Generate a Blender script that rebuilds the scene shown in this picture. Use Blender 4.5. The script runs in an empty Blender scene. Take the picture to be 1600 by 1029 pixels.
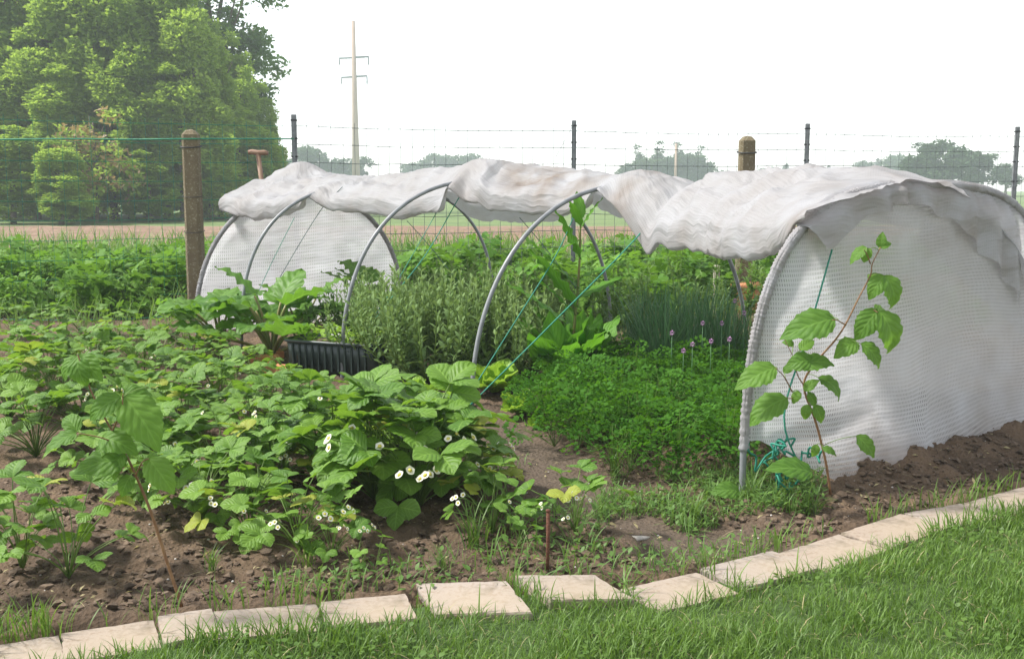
import bpy, math, random
import numpy as np
from mathutils import Vector, Matrix, Euler

# ------------------------------------------------------------------ camera, world, sun, exposure
SC = bpy.context.scene
COL = SC.collection
FPX, CAMH, PITCH = 1700.0, 1.25, math.atan(224 / 1700)
cam_d = bpy.data.cameras.new('camera'); cam = bpy.data.objects.new('camera', cam_d); COL.objects.link(cam)
cam_d.sensor_width = 36.0; cam_d.lens = FPX / 1600 * 36.0
cam_d.clip_start = 0.05; cam_d.clip_end = 3000
cam.location = (0, 0, CAMH); cam.rotation_euler = (math.pi / 2 - PITCH, 0, 0)
SC.camera = cam

SUN_EL, SUN_AZ = math.radians(52), math.radians(-86)     # azimuth from +Y towards +X
world = bpy.data.worlds.new('World'); SC.world = world; world.use_nodes = True
wn, wl = world.node_tree.nodes, world.node_tree.links
wn.clear()
sky = wn.new('ShaderNodeTexSky'); sky.sky_type = 'NISHITA'; sky.sun_disc = False
sky.sun_elevation = SUN_EL; sky.sun_rotation = SUN_AZ
sky.air_density = 1.0; sky.dust_density = 0.6; sky.ozone_density = 1.0
hs = wn.new('ShaderNodeHueSaturation'); hs.inputs['Saturation'].default_value = 0.22
bg = wn.new('ShaderNodeBackground'); bg.inputs['Strength'].default_value = 0.115
wo = wn.new('ShaderNodeOutputWorld')
wl.new(sky.outputs[0], hs.inputs['Color']); wl.new(hs.outputs[0], bg.inputs['Color']); wl.new(bg.outputs[0], wo.inputs['Surface'])

sun_d = bpy.data.lights.new('sun', 'SUN'); sun_d.energy = 2.7; sun_d.angle = math.radians(9); sun_d.color = (1, 0.96, 0.9)
sun = bpy.data.objects.new('sun', sun_d); COL.objects.link(sun)
sdir = Vector((math.sin(SUN_AZ) * math.cos(SUN_EL), math.cos(SUN_AZ) * math.cos(SUN_EL), math.sin(SUN_EL)))
sun.rotation_euler = sdir.to_track_quat('Z', 'Y').to_euler(); sun.location = (0, 0, 30)

SC.view_settings.view_transform = 'Standard'; SC.view_settings.look = 'None'
SC.view_settings.gamma = 1.0; SC.view_settings.exposure = 1.4
SC.render.engine = 'CYCLES'
SC.cycles.max_bounces = 7; SC.cycles.diffuse_bounces = 3; SC.cycles.glossy_bounces = 2
SC.cycles.transmission_bounces = 4; SC.cycles.transparent_max_bounces = 12; SC.cycles.volume_bounces = 2
SC.cycles.caustics_reflective = False; SC.cycles.caustics_refractive = False
SC.cycles.use_denoising = True

rng = np.random.default_rng(7); random.seed(7)
U = rng.uniform

# ------------------------------------------------------------------ surveying helpers
def ray(u, v):
    x = (u - 800) / FPX; y = (514.5 - v) / FPX
    return np.array([x, math.cos(PITCH) + y * math.sin(PITCH), -math.sin(PITCH) + y * math.cos(PITCH)])
def G(u, v, z=0.0):
    r = ray(u, v); return np.array([0, 0, CAMH]) + r * ((CAMH - z) / -r[2])
def D(u, v, d):
    r = ray(u, v); return np.array([0, 0, CAMH]) + r * (d / r[1])
# tunnel frame: a along the tunnel (away), s across it, z up
T0 = np.array([0.974, 4.325]); TE = np.array([-0.60465, 0.79649]); TN = np.array([0.79649, 0.60465])
def TP(a, s, z):
    p = T0 + a * TE + s * TN; return np.array([p[0], p[1], z])
def SZ(a, u, v):
    o = T0 + a * TE; r = ray(u, v); t = (o @ TE) / (r[:2] @ TE); p = np.array([0, 0, CAMH]) + r * t
    return (p[:2] - o) @ TN, p[2]

def _h(ix, iy, seed):
    n = np.sin(ix * 127.1 + iy * 311.7 + seed * 74.7) * 43758.5453
    return n - np.floor(n)
def vnoise(x, y, seed=0):
    ix, iy = np.floor(x), np.floor(y); fx, fy = x - ix, y - iy
    fx = fx * fx * (3 - 2 * fx); fy = fy * fy * (3 - 2 * fy)
    return (_h(ix, iy, seed) * (1 - fx) + _h(ix + 1, iy, seed) * fx) * (1 - fy) + (_h(ix, iy + 1, seed) * (1 - fx) + _h(ix + 1, iy + 1, seed) * fx) * fy
def fbm(x, y, seed=0, o=4):
    r = 0; a = 0.5
    for k in range(o):
        r = r + a * (vnoise(x * 2 ** k, y * 2 ** k, seed + k) * 2 - 1); a *= 0.5
    return r

# ------------------------------------------------------------------ mesh helpers
class Tpl:
    def __init__(s, V, F, uv=None, mi=0):
        s.V = np.asarray(V, float); s.loops = np.array([i for f in F for i in f], int)
        s.tot = np.array([len(f) for f in F], int)
        s.uv = np.asarray(uv, float) if uv is not None else np.zeros((len(s.V), 2))
        s.mi = np.full(len(F), mi, int) if np.isscalar(mi) else np.asarray(mi, int)
def join(parts):
    """parts: list of (Tpl, R 3x3 or None, T or None)"""
    V = []; L = []; t = []; uv = []; mi = []; n = 0
    for p, R, T in parts:
        v = p.V if R is None else p.V @ np.asarray(R).T
        if T is not None: v = v + np.asarray(T)
        V.append(v); L.append(p.loops + n); t.append(p.tot); uv.append(p.uv); mi.append(p.mi); n += len(v)
    r = Tpl([[0, 0, 0]], []); r.V = np.vstack(V); r.loops = np.concatenate(L); r.tot = np.concatenate(t)
    r.uv = np.vstack(uv); r.mi = np.concatenate(mi); return r
class MB:
    def __init__(s): s.V = []; s.L = []; s.t = []; s.uv = []; s.mi = []; s.var = []; s.n = 0
    def add(s, p, R=None, T=None, var=0.5, mi=None):
        v = p.V if R is None else p.V @ np.asarray(R).T
        if T is not None: v = v + np.asarray(T)
        s.V.append(v); s.L.append(p.loops + s.n); s.t.append(p.tot); s.uv.append(p.uv)
        s.mi.append(p.mi if mi is None else np.full(len(p.tot), mi)); s.var.append(np.full(len(v), var)); s.n += len(v)
    def scatter(s, p, R, T, var=None):
        k = len(T); n = len(p.V)
        v = np.einsum('kij,nj->kni', R, p.V) + np.asarray(T)[:, None, :]
        s.V.append(v.reshape(-1, 3))
        s.L.append((p.loops[None, :] + (np.arange(k) * n)[:, None]).ravel() + s.n)
        s.t.append(np.tile(p.tot, k)); s.uv.append(np.tile(p.uv, (k, 1))); s.mi.append(np.tile(p.mi, k))
        s.var.append(np.repeat(U(0, 1, k) if var is None else var, n)); s.n += k * n
    def mesh(s, name, mats, smooth=True):
        V = np.vstack(s.V); L = np.concatenate(s.L); t = np.concatenate(s.t); uv = np.vstack(s.uv); mi = np.concatenate(s.mi)
        me = bpy.data.meshes.new(name)
        me.vertices.add(len(V)); me.vertices.foreach_set('co', V.ravel())
        me.loops.add(len(L)); me.loops.foreach_set('vertex_index', L)
        me.polygons.add(len(t)); me.polygons.foreach_set('loop_start', np.concatenate([[0], np.cumsum(t)[:-1]]))
        me.polygons.foreach_set('material_index', mi); me.polygons.foreach_set('use_smooth', np.full(len(t), smooth))
        me.uv_layers.new(name='uv').data.foreach_set('uv', uv[L].ravel())
        at = me.attributes.new('var', 'FLOAT', 'POINT'); at.data.foreach_set('value', np.concatenate(s.var))
        for m in mats: me.materials.append(m)
        me.update(calc_edges=True); me.validate()
        return me
def mesh1(t, name, mats, smooth=True, var=0.5):
    b = MB(); b.add(t, var=var); return b.mesh(name, mats, smooth)

def RZ(a): c, s = math.cos(a), math.sin(a); return np.array([[c, -s, 0], [s, c, 0], [0, 0, 1]])
def RX(a): c, s = math.cos(a), math.sin(a); return np.array([[1, 0, 0], [0, c, -s], [0, s, c]])
def RY(a): c, s = math.cos(a), math.sin(a); return np.array([[c, 0, s], [0, 1, 0], [-s, 0, c]])
def RR(az, el, ro, sc=1.0):
    """arrays of rotations: Rz(az) Rx(el) Ry(ro) * sc ; leaf runs along +Y"""
    az, el, ro, sc = np.broadcast_arrays(np.asarray(az, float), el, ro, sc)
    ca, sa, ce, se, cr, sr = np.cos(az), np.sin(az), np.cos(el), np.sin(el), np.cos(ro), np.sin(ro)
    z = np.zeros_like(ca); o = z + 1
    A = np.stack([ca, -sa, z, sa, ca, z, z, z, o], -1).reshape(-1, 3, 3)
    B = np.stack([o, z, z, z, ce, -se, z, se, ce], -1).reshape(-1, 3, 3)
    C = np.stack([cr, z, sr, z, o, z, -sr, z, cr], -1).reshape(-1, 3, 3)
    return A @ B @ C * sc.reshape(-1, 1, 1)

def tube(path, r, sides=6, mi=0, cap=True):
    P = np.asarray(path, float); n = len(P); r = np.broadcast_to(np.asarray(r, float), (n,))
    V = []; F = []; uv = []
    Tn = np.gradient(P, axis=0); Tn /= np.linalg.norm(Tn, axis=1)[:, None] + 1e-9
    ref = np.array([0.0, 0, 1]) if abs(Tn[0][2]) < 0.9 else np.array([1.0, 0, 0])
    x = np.cross(ref, Tn[0]); x /= np.linalg.norm(x)
    ln = 0
    for i in range(n):
        x = x - Tn[i] * (x @ Tn[i]); x /= np.linalg.norm(x) + 1e-9; y = np.cross(Tn[i], x)
        if i: ln += np.linalg.norm(P[i] - P[i - 1])
        for k in range(sides):
            a = 2 * math.pi * k / sides
            V.append(P[i] + (x * math.cos(a) + y * math.sin(a)) * r[i]); uv.append((k / sides, ln))
    for i in range(n - 1):
        for k in range(sides):
            k2 = (k + 1) % sides; F.append((i * sides + k, i * sides + k2, (i + 1) * sides + k2, (i + 1) * sides + k))
    if cap:
        F.append(tuple(range(sides))[::-1]); F.append(tuple((n - 1) * sides + k for k in range(sides)))
    return Tpl(V, F, uv, mi)
def grid(V, nu, nv, uv=None, mi=0):
    F = [(i * nv + j, i * nv + j + 1, (i + 1) * nv + j + 1, (i + 1) * nv + j) for i in range(nu - 1) for j in range(nv - 1)]
    return Tpl(np.asarray(V).reshape(-1, 3), F, uv, mi)
def bezier(p0, p1, p2, n):
    t = np.linspace(0, 1, n)[:, None]
    return (1 - t) ** 2 * np.array(p0) + 2 * t * (1 - t) * np.array(p1) + t * t * np.array(p2)
def catmull(P, m=6):
    P = np.asarray(P, float); P = np.vstack([2 * P[0] - P[1], P, 2 * P[-1] - P[-2]]); out = []
    for i in range(1, len(P) - 2):
        for t in np.linspace(0, 1, m, endpoint=False):
            a, b, c, d = P[i - 1], P[i], P[i + 1], P[i + 2]
            out.append(0.5 * (2 * b + (c - a) * t + (2 * a - 5 * b + 4 * c - d) * t * t + (3 * b - a - 3 * c + d) * t ** 3))
    out.append(P[-2]); return np.array(out)
def box(sx, sy, sz, bev=0.0, mi=0):
    """box standing on z=0 with a chamfered edge all round"""
    b = bev; x, y = sx / 2, sy / 2
    def rect(x, y, z): return [(-x, -y, z), (x, -y, z), (x, y, z), (-x, y, z)]
    rings = [rect(x - b, y - b, 0), rect(x, y, b), rect(x, y, sz - b), rect(x - b, y - b, sz)] if b else [rect(x, y, 0), rect(x, y, sz)]
    V = [p for r in rings for p in r]; F = [(3, 2, 1, 0)]; n = len(rings)
    for i in range(n - 1):
        for k in range(4): F.append((i * 4 + k, i * 4 + (k + 1) % 4, (i + 1) * 4 + (k + 1) % 4, (i + 1) * 4 + k))
    F.append(tuple((n - 1) * 4 + k for k in range(4)))
    return Tpl(V, F, None, mi)

PROF = {
    'ovate': lambda t: np.sin(math.pi * np.clip(t, 0, 1) ** 0.72) ** 0.9,
    'obov': lambda t: np.sin(math.pi * np.clip(t, 0, 1) ** 1.15) ** 0.75,
    'lance': lambda t: np.sin(math.pi * np.clip(t, 0, 1) ** 0.8) ** 0.8,
    'oblong': lambda t: np.clip(np.sin(math.pi * np.clip(t, 0, 1)), 0, 1) ** 0.5,
    'heart': lambda t: np.clip((1 - t) ** 0.7 * (0.75 + 1.1 * t) , 0, 1) * np.clip(t * 14, 0.35, 1),
}
def leaf(L, W, prof='ovate', n=6, fold=0.25, curl=0.6, teeth=0.0, wave=0.0, wf=3.0, mi=0, cols=5, twist=0.0, base=0.0):
    t = np.linspace(0, 1, n + 1); w = PROF[prof](t) * W / 2; w[0] = max(w[0], base * W / 2, 0.02 * W)
    if teeth: w = w * (1 + teeth * np.where(np.arange(n + 1) % 2 == 0, -1, 1))
    w[-1] = max(w[-1], 0.01 * W)
    ang = -curl * (t - 0.25); ds = L / n
    y = np.concatenate([[0], np.cumsum(np.cos(ang[:-1]) * ds)]); z = np.concatenate([[0], np.cumsum(np.sin(ang[:-1]) * ds)])
    c = np.linspace(-1, 1, cols); V = []; uv = []
    for i in range(n + 1):
        for k in range(cols):
            x = c[k] * w[i]; zz = fold * abs(x) - 0.9 * fold * x * x / (W / 2) + wave * L * math.sin(wf * 2 * math.pi * t[i] + (0 if c[k] > 0 else 1.7)) * abs(c[k]) ** 2
            tw = twist * t[i]
            V.append((x * math.cos(tw), y[i], z[i] + zz + x * math.sin(tw))); uv.append((c[k] * 0.5 + 0.5, t[i]))
    return grid(V, n + 1, cols, uv, mi)

def obj(name, me, parent=None, label=None, cat=None, group=None, kind=None, loc=None, rot=None, sc=None, M=None):
    o = bpy.data.objects.new(name, me); COL.objects.link(o)
    if parent is not None: o.parent = parent
    if loc is not None: o.location = loc
    if rot is not None: o.rotation_euler = rot
    if sc is not None: o.scale = (sc, sc, sc) if np.isscalar(sc) else sc
    if M is not None: o.matrix_basis = M
    if label: o['label'] = label
    if cat: o['category'] = cat
    if group: o['group'] = group
    if kind: o['kind'] = kind
    return o
def basis(p, y, up, sc=1.0):
    """matrix whose +Y runs along y and whose +Z leans to up"""
    y = np.asarray(y, float); y = y / np.linalg.norm(y); z = np.asarray(up, float); z = z - y * (z @ y); z /= np.linalg.norm(z); x = np.cross(y, z)
    return Matrix(((x[0] * sc, y[0] * sc, z[0] * sc, p[0]), (x[1] * sc, y[1] * sc, z[1] * sc, p[1]), (x[2] * sc, y[2] * sc, z[2] * sc, p[2]), (0, 0, 0, 1)))
ORD = ['first', 'second', 'third', 'fourth', 'fifth', 'sixth', 'seventh', 'eighth', 'ninth', 'tenth', 'eleventh', 'twelfth', 'thirteenth', 'fourteenth', 'fifteenth', 'sixteenth', 'seventeenth', 'eighteenth', 'nineteenth', 'twentieth', 'twenty first', 'twenty second', 'twenty third']

# ------------------------------------------------------------------ materials
def nt(name):
    m = bpy.data.materials.new(name); m.use_nodes = True; t = m.node_tree; t.nodes.clear()
    o = t.nodes.new('ShaderNodeOutputMaterial')
    def N(kind, **kw):
        n = t.nodes.new('ShaderNode' + kind)
        for k, v in kw.items():
            if k[0] == '_': setattr(n, k[1:], v)
            else: n.inputs[k.replace('__', ' ')].default_value = v
        return n
    def Lk(a, ao, b, bi): t.links.new(a.outputs[ao], b.inputs[bi])
    return m, t, o, N, Lk
def math_(N, Lk, op, a, b=None, c=None):
    n = N('Math', _operation=op)
    for i, x in enumerate((a, b, c)):
        if x is None: continue
        if isinstance(x, tuple): Lk(x[0], x[1], n, i)
        else: n.inputs[i].default_value = x
    return (n, 0)
def mixc(N, Lk, f, a, b, bt='MIX'):
    n = N('Mix', _data_type='RGBA', _blend_type=bt)
    for idx, x in ((0, f), (6, a), (7, b)):
        if isinstance(x, tuple) and not isinstance(x[0], (int, float)): Lk(x[0], x[1], n, idx)
        else: n.inputs[idx].default_value = x if idx == 0 else (*x[:3], 1)
    return (n, 2)
def leaf_mat(name, c1, c2, trans=0.35, rough=0.5, veins=0.0, vf=9.0, tcol=None, spec=0.35, under=None, yel=0.0):
    m, t, o, N, Lk = nt(name)
    at = N('Attribute', _attribute_name='var'); oi = N('ObjectInfo'); tc = N('TexCoord')
    no = N('TexNoise', Scale=9.0, Detail=2.0); Lk(tc, 'Object', no, 'Vector')
    f = math_(N, Lk, 'ADD', math_(N, Lk, 'MULTIPLY', (at, 'Fac'), 0.45), math_(N, Lk, 'MULTIPLY', (oi, 'Random'), 0.5))
    f = math_(N, Lk, 'ADD', f, math_(N, Lk, 'MULTIPLY', (no, 0), 0.5)); f = math_(N, Lk, 'SUBTRACT', f, 0.22)
    cl = N('Clamp'); Lk(f[0], 0, cl, 0)
    col = mixc(N, Lk, (cl, 0), c1, c2)
    if yel: col = mixc(N, Lk, math_(N, Lk, 'MULTIPLY', math_(N, Lk, 'GREATER_THAN', (oi, 'Random'), 1 - yel), 0.75), col, (0.36, 0.36, 0.05))
    p = N('BsdfPrincipled', Roughness=rough); p.inputs['Specular IOR Level'].default_value = spec
    if veins:
        uv = N('UVMap'); sx = N('SeparateXYZ'); Lk(uv, 0, sx, 0)
        ax = math_(N, Lk, 'ABSOLUTE', math_(N, Lk, 'SUBTRACT', (sx, 0), 0.5))
        ph = math_(N, Lk, 'MULTIPLY', math_(N, Lk, 'SUBTRACT', (sx, 1), math_(N, Lk, 'MULTIPLY', ax, 0.75)), vf * 6.283)
        s = math_(N, Lk, 'SINE', ph)
        mid = math_(N, Lk, 'LESS_THAN', ax, 0.03)
        h = math_(N, Lk, 'SUBTRACT', s, math_(N, Lk, 'MULTIPLY', mid, 1.5))
        bu = N('Bump', Strength=veins, Distance=0.004); Lk(h[0], 0, bu, 'Height'); Lk(bu, 0, p, 'Normal')
        vl = math_(N, Lk, 'MULTIPLY', math_(N, Lk, 'LESS_THAN', s, -0.8), 0.18)
        vl = math_(N, Lk, 'MAXIMUM', vl, math_(N, Lk, 'MULTIPLY', mid, 0.3))
        col = mixc(N, Lk, vl, col, tuple(min(1, x * 1.6 + 0.03) for x in c2))
    if under:
        ge = N('NewGeometry'); col = mixc(N, Lk, (ge, 'Backfacing'), col, under)
    Lk(col[0], col[1], p, 'Base Color')
    tr = N('BsdfTranslucent'); tcc = mixc(N, Lk, 0.55, col, tcol or (c2[0] * 1.5, c2[1] * 1.5, c2[2] * 0.8)); Lk(tcc[0], tcc[1], tr, 'Color')
    mx = N('MixShader', Fac=trans); Lk(p, 0, mx, 1); Lk(tr, 0, mx, 2); Lk(mx, 0, o, 0)
    return m
def plain(name, c1, c2=None, rough=0.7, scale=20.0, bump=0.0, metal=0.0, spec=0.4, bscale=None, detail=4.0, dist=0.01, coord='Object', lo=0.35, hi=0.65):
    m, t, o, N, Lk = nt(name); tc = N('TexCoord'); p = N('BsdfPrincipled', Roughness=rough, Metallic=metal); p.inputs['Specular IOR Level'].default_value = spec
    no = N('TexNoise', Scale=scale, Detail=detail); Lk(tc, coord, no, 'Vector')
    mr = N('MapRange'); mr.inputs[1].default_value = lo; mr.inputs[2].default_value = hi; Lk(no, 0, mr, 0)
    oi = N('ObjectInfo'); f = math_(N, Lk, 'ADD', math_(N, Lk, 'MULTIPLY', (mr, 0), 0.8), math_(N, Lk, 'MULTIPLY', (oi, 'Random'), 0.2))
    col = mixc(N, Lk, f, c1, c2 or c1); Lk(col[0], col[1], p, 'Base Color')
    if bump:
        n2 = N('TexNoise', Scale=bscale or scale * 3, Detail=6.0); Lk(tc, coord, n2, 'Vector')
        bu = N('Bump', Strength=bump, Distance=dist); Lk(n2, 0, bu, 'Height'); Lk(bu, 0, p, 'Normal')
    Lk(p, 0, o, 0); return m

M_straw = leaf_mat('strawberry_leaf', (0.032, 0.110, 0.013), (0.195, 0.340, 0.042), 0.36, 0.5, 0.3, 6, spec=0.32, yel=0.05)
M_stalk = leaf_mat('green_stalk', (0.09, 0.17, 0.03), (0.16, 0.25, 0.05), 0.1, 0.5)
M_petal = leaf_mat('petal', (0.78, 0.78, 0.66), (0.84, 0.83, 0.72), 0.3, 0.6, tcol=(0.8, 0.8, 0.6))
M_pistil = plain('flower_centre', (0.55, 0.45, 0.06), (0.42, 0.40, 0.08), 0.7, 60)
M_rasp = leaf_mat('raspberry_leaf', (0.060, 0.150, 0.022), (0.150, 0.285, 0.040), 0.42, 0.55, 0.28, 6, spec=0.25, under=(0.14, 0.23, 0.08))
M_rcane = plain('raspberry_cane', (0.16, 0.075, 0.035), (0.26, 0.15, 0.07), 0.6, 30, 0.3)
M_rhub = leaf_mat('rhubarb_leaf', (0.045, 0.135, 0.02), (0.15, 0.30, 0.035), 0.42, 0.5, 0.4, 5)
M_rstalk = plain('rhubarb_stalk', (0.14, 0.19, 0.045), (0.22, 0.17, 0.06), 0.45, 12)
M_dock = leaf_mat('dock_leaf', (0.06, 0.19, 0.015), (0.14, 0.34, 0.03), 0.4, 0.5, 0.4, 9)
M_sage = leaf_mat('sage_leaf', (0.070, 0.140, 0.042), (0.205, 0.300, 0.110), 0.3, 0.75, spec=0.15)
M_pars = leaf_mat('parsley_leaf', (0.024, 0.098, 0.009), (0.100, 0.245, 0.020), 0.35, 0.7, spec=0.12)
M_chive = leaf_mat('chive_leaf', (0.055, 0.145, 0.060), (0.105, 0.225, 0.095), 0.15, 0.5)
M_lett = leaf_mat('lettuce_leaf', (0.17, 0.33, 0.03), (0.30, 0.47, 0.06), 0.4, 0.4, 0.4, 6)
M_pota = leaf_mat('potato_leaf', (0.048, 0.145, 0.016), (0.165, 0.315, 0.040), 0.35, 0.6, spec=0.2)
M_weed = leaf_mat('weed_leaf', (0.065, 0.150, 0.03), (0.17, 0.28, 0.06), 0.35, 0.55)
M_grass = leaf_mat('grass_blade', (0.045, 0.110, 0.018), (0.160, 0.265, 0.045), 0.35, 0.5)
M_straws = leaf_mat('dry_grass', (0.30, 0.26, 0.13), (0.42, 0.36, 0.20), 0.3, 0.7)
M_hedge = leaf_mat('hedge_leaf', (0.115, 0.210, 0.032), (0.320, 0.445, 0.085), 0.5, 0.7, spec=0.15)
M_brownl = leaf_mat('bronze_leaf', (0.16, 0.13, 0.05), (0.36, 0.25, 0.13), 0.35, 0.6)
M_openl = leaf_mat('tree_leaf', (0.045, 0.110, 0.022), (0.120, 0.220, 0.045), 0.35, 0.55)
M_far = leaf_mat('far_leaf', (0.025, 0.060, 0.022), (0.060, 0.115, 0.035), 0.25, 0.7)
M_conif = leaf_mat('conifer_leaf', (0.018, 0.042, 0.022), (0.040, 0.075, 0.035), 0.15, 0.7)
M_bark = plain('bark', (0.09, 0.07, 0.05), (0.17, 0.14, 0.10), 0.9, 8, 0.5)
M_hoop = plain('grey_plastic_pipe', (0.16, 0.17, 0.18), (0.25, 0.26, 0.27), 0.42, 14, 0.05, spec=0.5)
M_twine = plain('green_twine', (0.010, 0.16, 0.11), (0.02, 0.24, 0.16), 0.6, 60)
M_dtwine = plain('dark_twine', (0.05, 0.09, 0.09), (0.08, 0.13, 0.12), 0.6, 60)
M_gwire = plain('green_wire', (0.01, 0.14, 0.07), (0.02, 0.24, 0.13), 0.5, 30)
M_steel = plain('galvanised_wire', (0.09, 0.11, 0.11), (0.14, 0.16, 0.16), 0.5, 30, metal=0.3)
M_post = plain('steel_post', (0.13, 0.14, 0.15), (0.21, 0.22, 0.23), 0.6, 25, 0.2)
M_wood = plain('handle_wood', (0.19, 0.105, 0.065), (0.28, 0.18, 0.12), 0.6, 14, 0.2)
M_stake = plain('weathered_wood', (0.26, 0.23, 0.18), (0.42, 0.38, 0.31), 0.85, 18, 0.4)
M_rust = plain('rusty_iron', (0.075, 0.026, 0.014), (0.145, 0.060, 0.032), 0.85, 60, 0.6)
M_terra = plain('terracotta', (0.40, 0.15, 0.06), (0.56, 0.26, 0.13), 0.8, 12, 0.3)
M_tray = plain('dark_green_plastic', (0.018, 0.030, 0.027), (0.030, 0.046, 0.042), 0.38, 9, 0.05)
M_mast = plain('mast_concrete', (0.30, 0.20, 0.14), (0.38, 0.27, 0.20), 0.9, 0.4)
M_chfl = plain('chive_flower', (0.42, 0.22, 0.42), (0.56, 0.34, 0.55), 0.8, 60)
M_band = plain('tar_band', (0.02, 0.02, 0.022), (0.035, 0.035, 0.04), 0.6, 20)
M_pebble = plain('pebble', (0.28, 0.25, 0.22), (0.55, 0.52, 0.48), 0.8, 30, 0.2)

def mat_soil():
    m, t, o, N, Lk = nt('garden_soil'); tc = N('TexCoord'); p = N('BsdfPrincipled', Roughness=0.95); p.inputs['Specular IOR Level'].default_value = 0.2
    n1 = N('TexNoise', Scale=3.0, Detail=5.0); n2 = N('TexNoise', Scale=38.0, Detail=6.0, Roughness=0.7); n3 = N('TexVoronoi', Scale=55.0)
    for n in (n1, n2, n3): Lk(tc, 'Object', n, 'Vector')
    at = N('Attribute', _attribute_name='var')     # trodden, dry soil of the path
    a = mixc(N, Lk, (n2, 0), (0.044, 0.030, 0.020), (0.175, 0.122, 0.082)); b = mixc(N, Lk, (n2, 0), (0.085, 0.063, 0.046), (0.160, 0.122, 0.092))
    mr = N('MapRange'); mr.inputs[1].default_value = 0.42; mr.inputs[2].default_value = 0.62; Lk(n1, 0, mr, 0)
    a = mixc(N, Lk, math_(N, Lk, 'MULTIPLY', (mr, 0), 0.75), a, (0.190, 0.130, 0.084))
    c = mixc(N, Lk, (at, 'Fac'), a, b); Lk(c[0], c[1], p, 'Base Color')
    h = math_(N, Lk, 'ADD', (n2, 0), math_(N, Lk, 'MULTIPLY', (n3, 0), 0.5))
    bu = N('Bump', Strength=1.0, Distance=0.02); Lk(h[0], 0, bu, 'Height'); Lk(bu, 0, p, 'Normal'); Lk(p, 0, o, 0); return m
M_soil = mat_soil()
M_clod = plain('soil_clod', (0.058, 0.040, 0.027), (0.185, 0.130, 0.088), 0.95, 25, 0.8, detail=6)
M_meadow = plain('meadow', (0.085, 0.140, 0.04), (0.14, 0.195, 0.06), 0.9, 0.6, 0.6, bscale=6, dist=0.1)
M_field = plain('ploughed_earth', (0.17, 0.108, 0.072), (0.25, 0.165, 0.115), 0.95, 1.2, 0.9, bscale=5, dist=0.1)
M_turf = plain('turf', (0.04, 0.075, 0.018), (0.07, 0.11, 0.03), 0.95, 30, 0.6)
def mat_stone():
    m, t, o, N, Lk = nt('sandstone_slab'); tc = N('TexCoord'); p = N('BsdfPrincipled', Roughness=0.85); p.inputs['Specular IOR Level'].default_value = 0.25
    n1 = N('TexNoise', Scale=6.0, Detail=4.0); n2 = N('TexNoise', Scale=120.0, Detail=3.0); oi = N('ObjectInfo'); n3 = N('TexNoise', Scale=14.0, Detail=6.0)
    for n in (n1, n2, n3): Lk(tc, 'Object', n, 'Vector')
    c = mixc(N, Lk, (oi, 'Random'), (0.33, 0.265, 0.205), (0.33, 0.29, 0.265))
    c = mixc(N, Lk, math_(N, Lk, 'MULTIPLY', (n1, 0), 0.6), c, (0.37, 0.33, 0.29))
    c = mixc(N, Lk, math_(N, Lk, 'MULTIPLY', (n2, 0), 0.5), c, (0.25, 0.18, 0.13))
    mr = N('MapRange'); mr.inputs[1].default_value = 0.58; mr.inputs[2].default_value = 0.70; mr.inputs[4].default_value = 0.8; Lk(n3, 0, mr, 0)
    c = mixc(N, Lk, (mr, 0), c, (0.13, 0.105, 0.07)); n4 = N('TexNoise', Scale=45.0, Detail=5.0, Roughness=0.7); Lk(tc, 'Object', n4, 'Vector'); m4 = N('MapRange'); m4.inputs[1].default_value = 0.52; m4.inputs[2].default_value = 0.68; m4.inputs[4].default_value = 0.75; Lk(n4, 0, m4, 0); c = mixc(N, Lk, (m4, 0), c, (0.20, 0.145, 0.095)); n6 = N('TexNoise', Scale=2.2, Detail=2.0); Lk(tc, 'Object', n6, 'Vector'); m6 = N('MapRange'); m6.inputs[1].default_value = 0.45; m6.inputs[2].default_value = 0.7; m6.inputs[4].default_value = 0.7; Lk(n6, 0, m6, 0); c = mixc(N, Lk, (m6, 0), c, (0.34, 0.275, 0.195)); Lk(c[0], c[1], p, 'Base Color')
    bu = N('Bump', Strength=0.6, Distance=0.004); Lk(n4, 0, bu, 'Height'); Lk(bu, 0, p, 'Normal'); Lk(p, 0, o, 0); return m
M_stone = mat_stone()
def mat_concrete():
    m, t, o, N, Lk = nt('mossy_concrete'); tc = N('TexCoord'); p = N('BsdfPrincipled', Roughness=0.95)
    n1 = N('TexNoise', Scale=5.0, Detail=6.0); n2 = N('TexNoise', Scale=60.0, Detail=4.0)
    for n in (n1, n2): Lk(tc, 'Object', n, 'Vector')
    c = mixc(N, Lk, (n1, 0), (0.095, 0.066, 0.044), (0.185, 0.155, 0.085)); mr = N('MapRange'); mr.inputs[1].default_value = 0.55; mr.inputs[2].default_value = 0.75; Lk(n2, 0, mr, 0)
    c = mixc(N, Lk, (mr, 0), c, (0.30, 0.28, 0.20)); Lk(c[0], c[1], p, 'Base Color')
    bu = N('Bump', Strength=0.7, Distance=0.01); Lk(n2, 0, bu, 'Height'); Lk(bu, 0, p, 'Normal'); Lk(p, 0, o, 0); return m
M_conc = mat_concrete()
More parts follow.
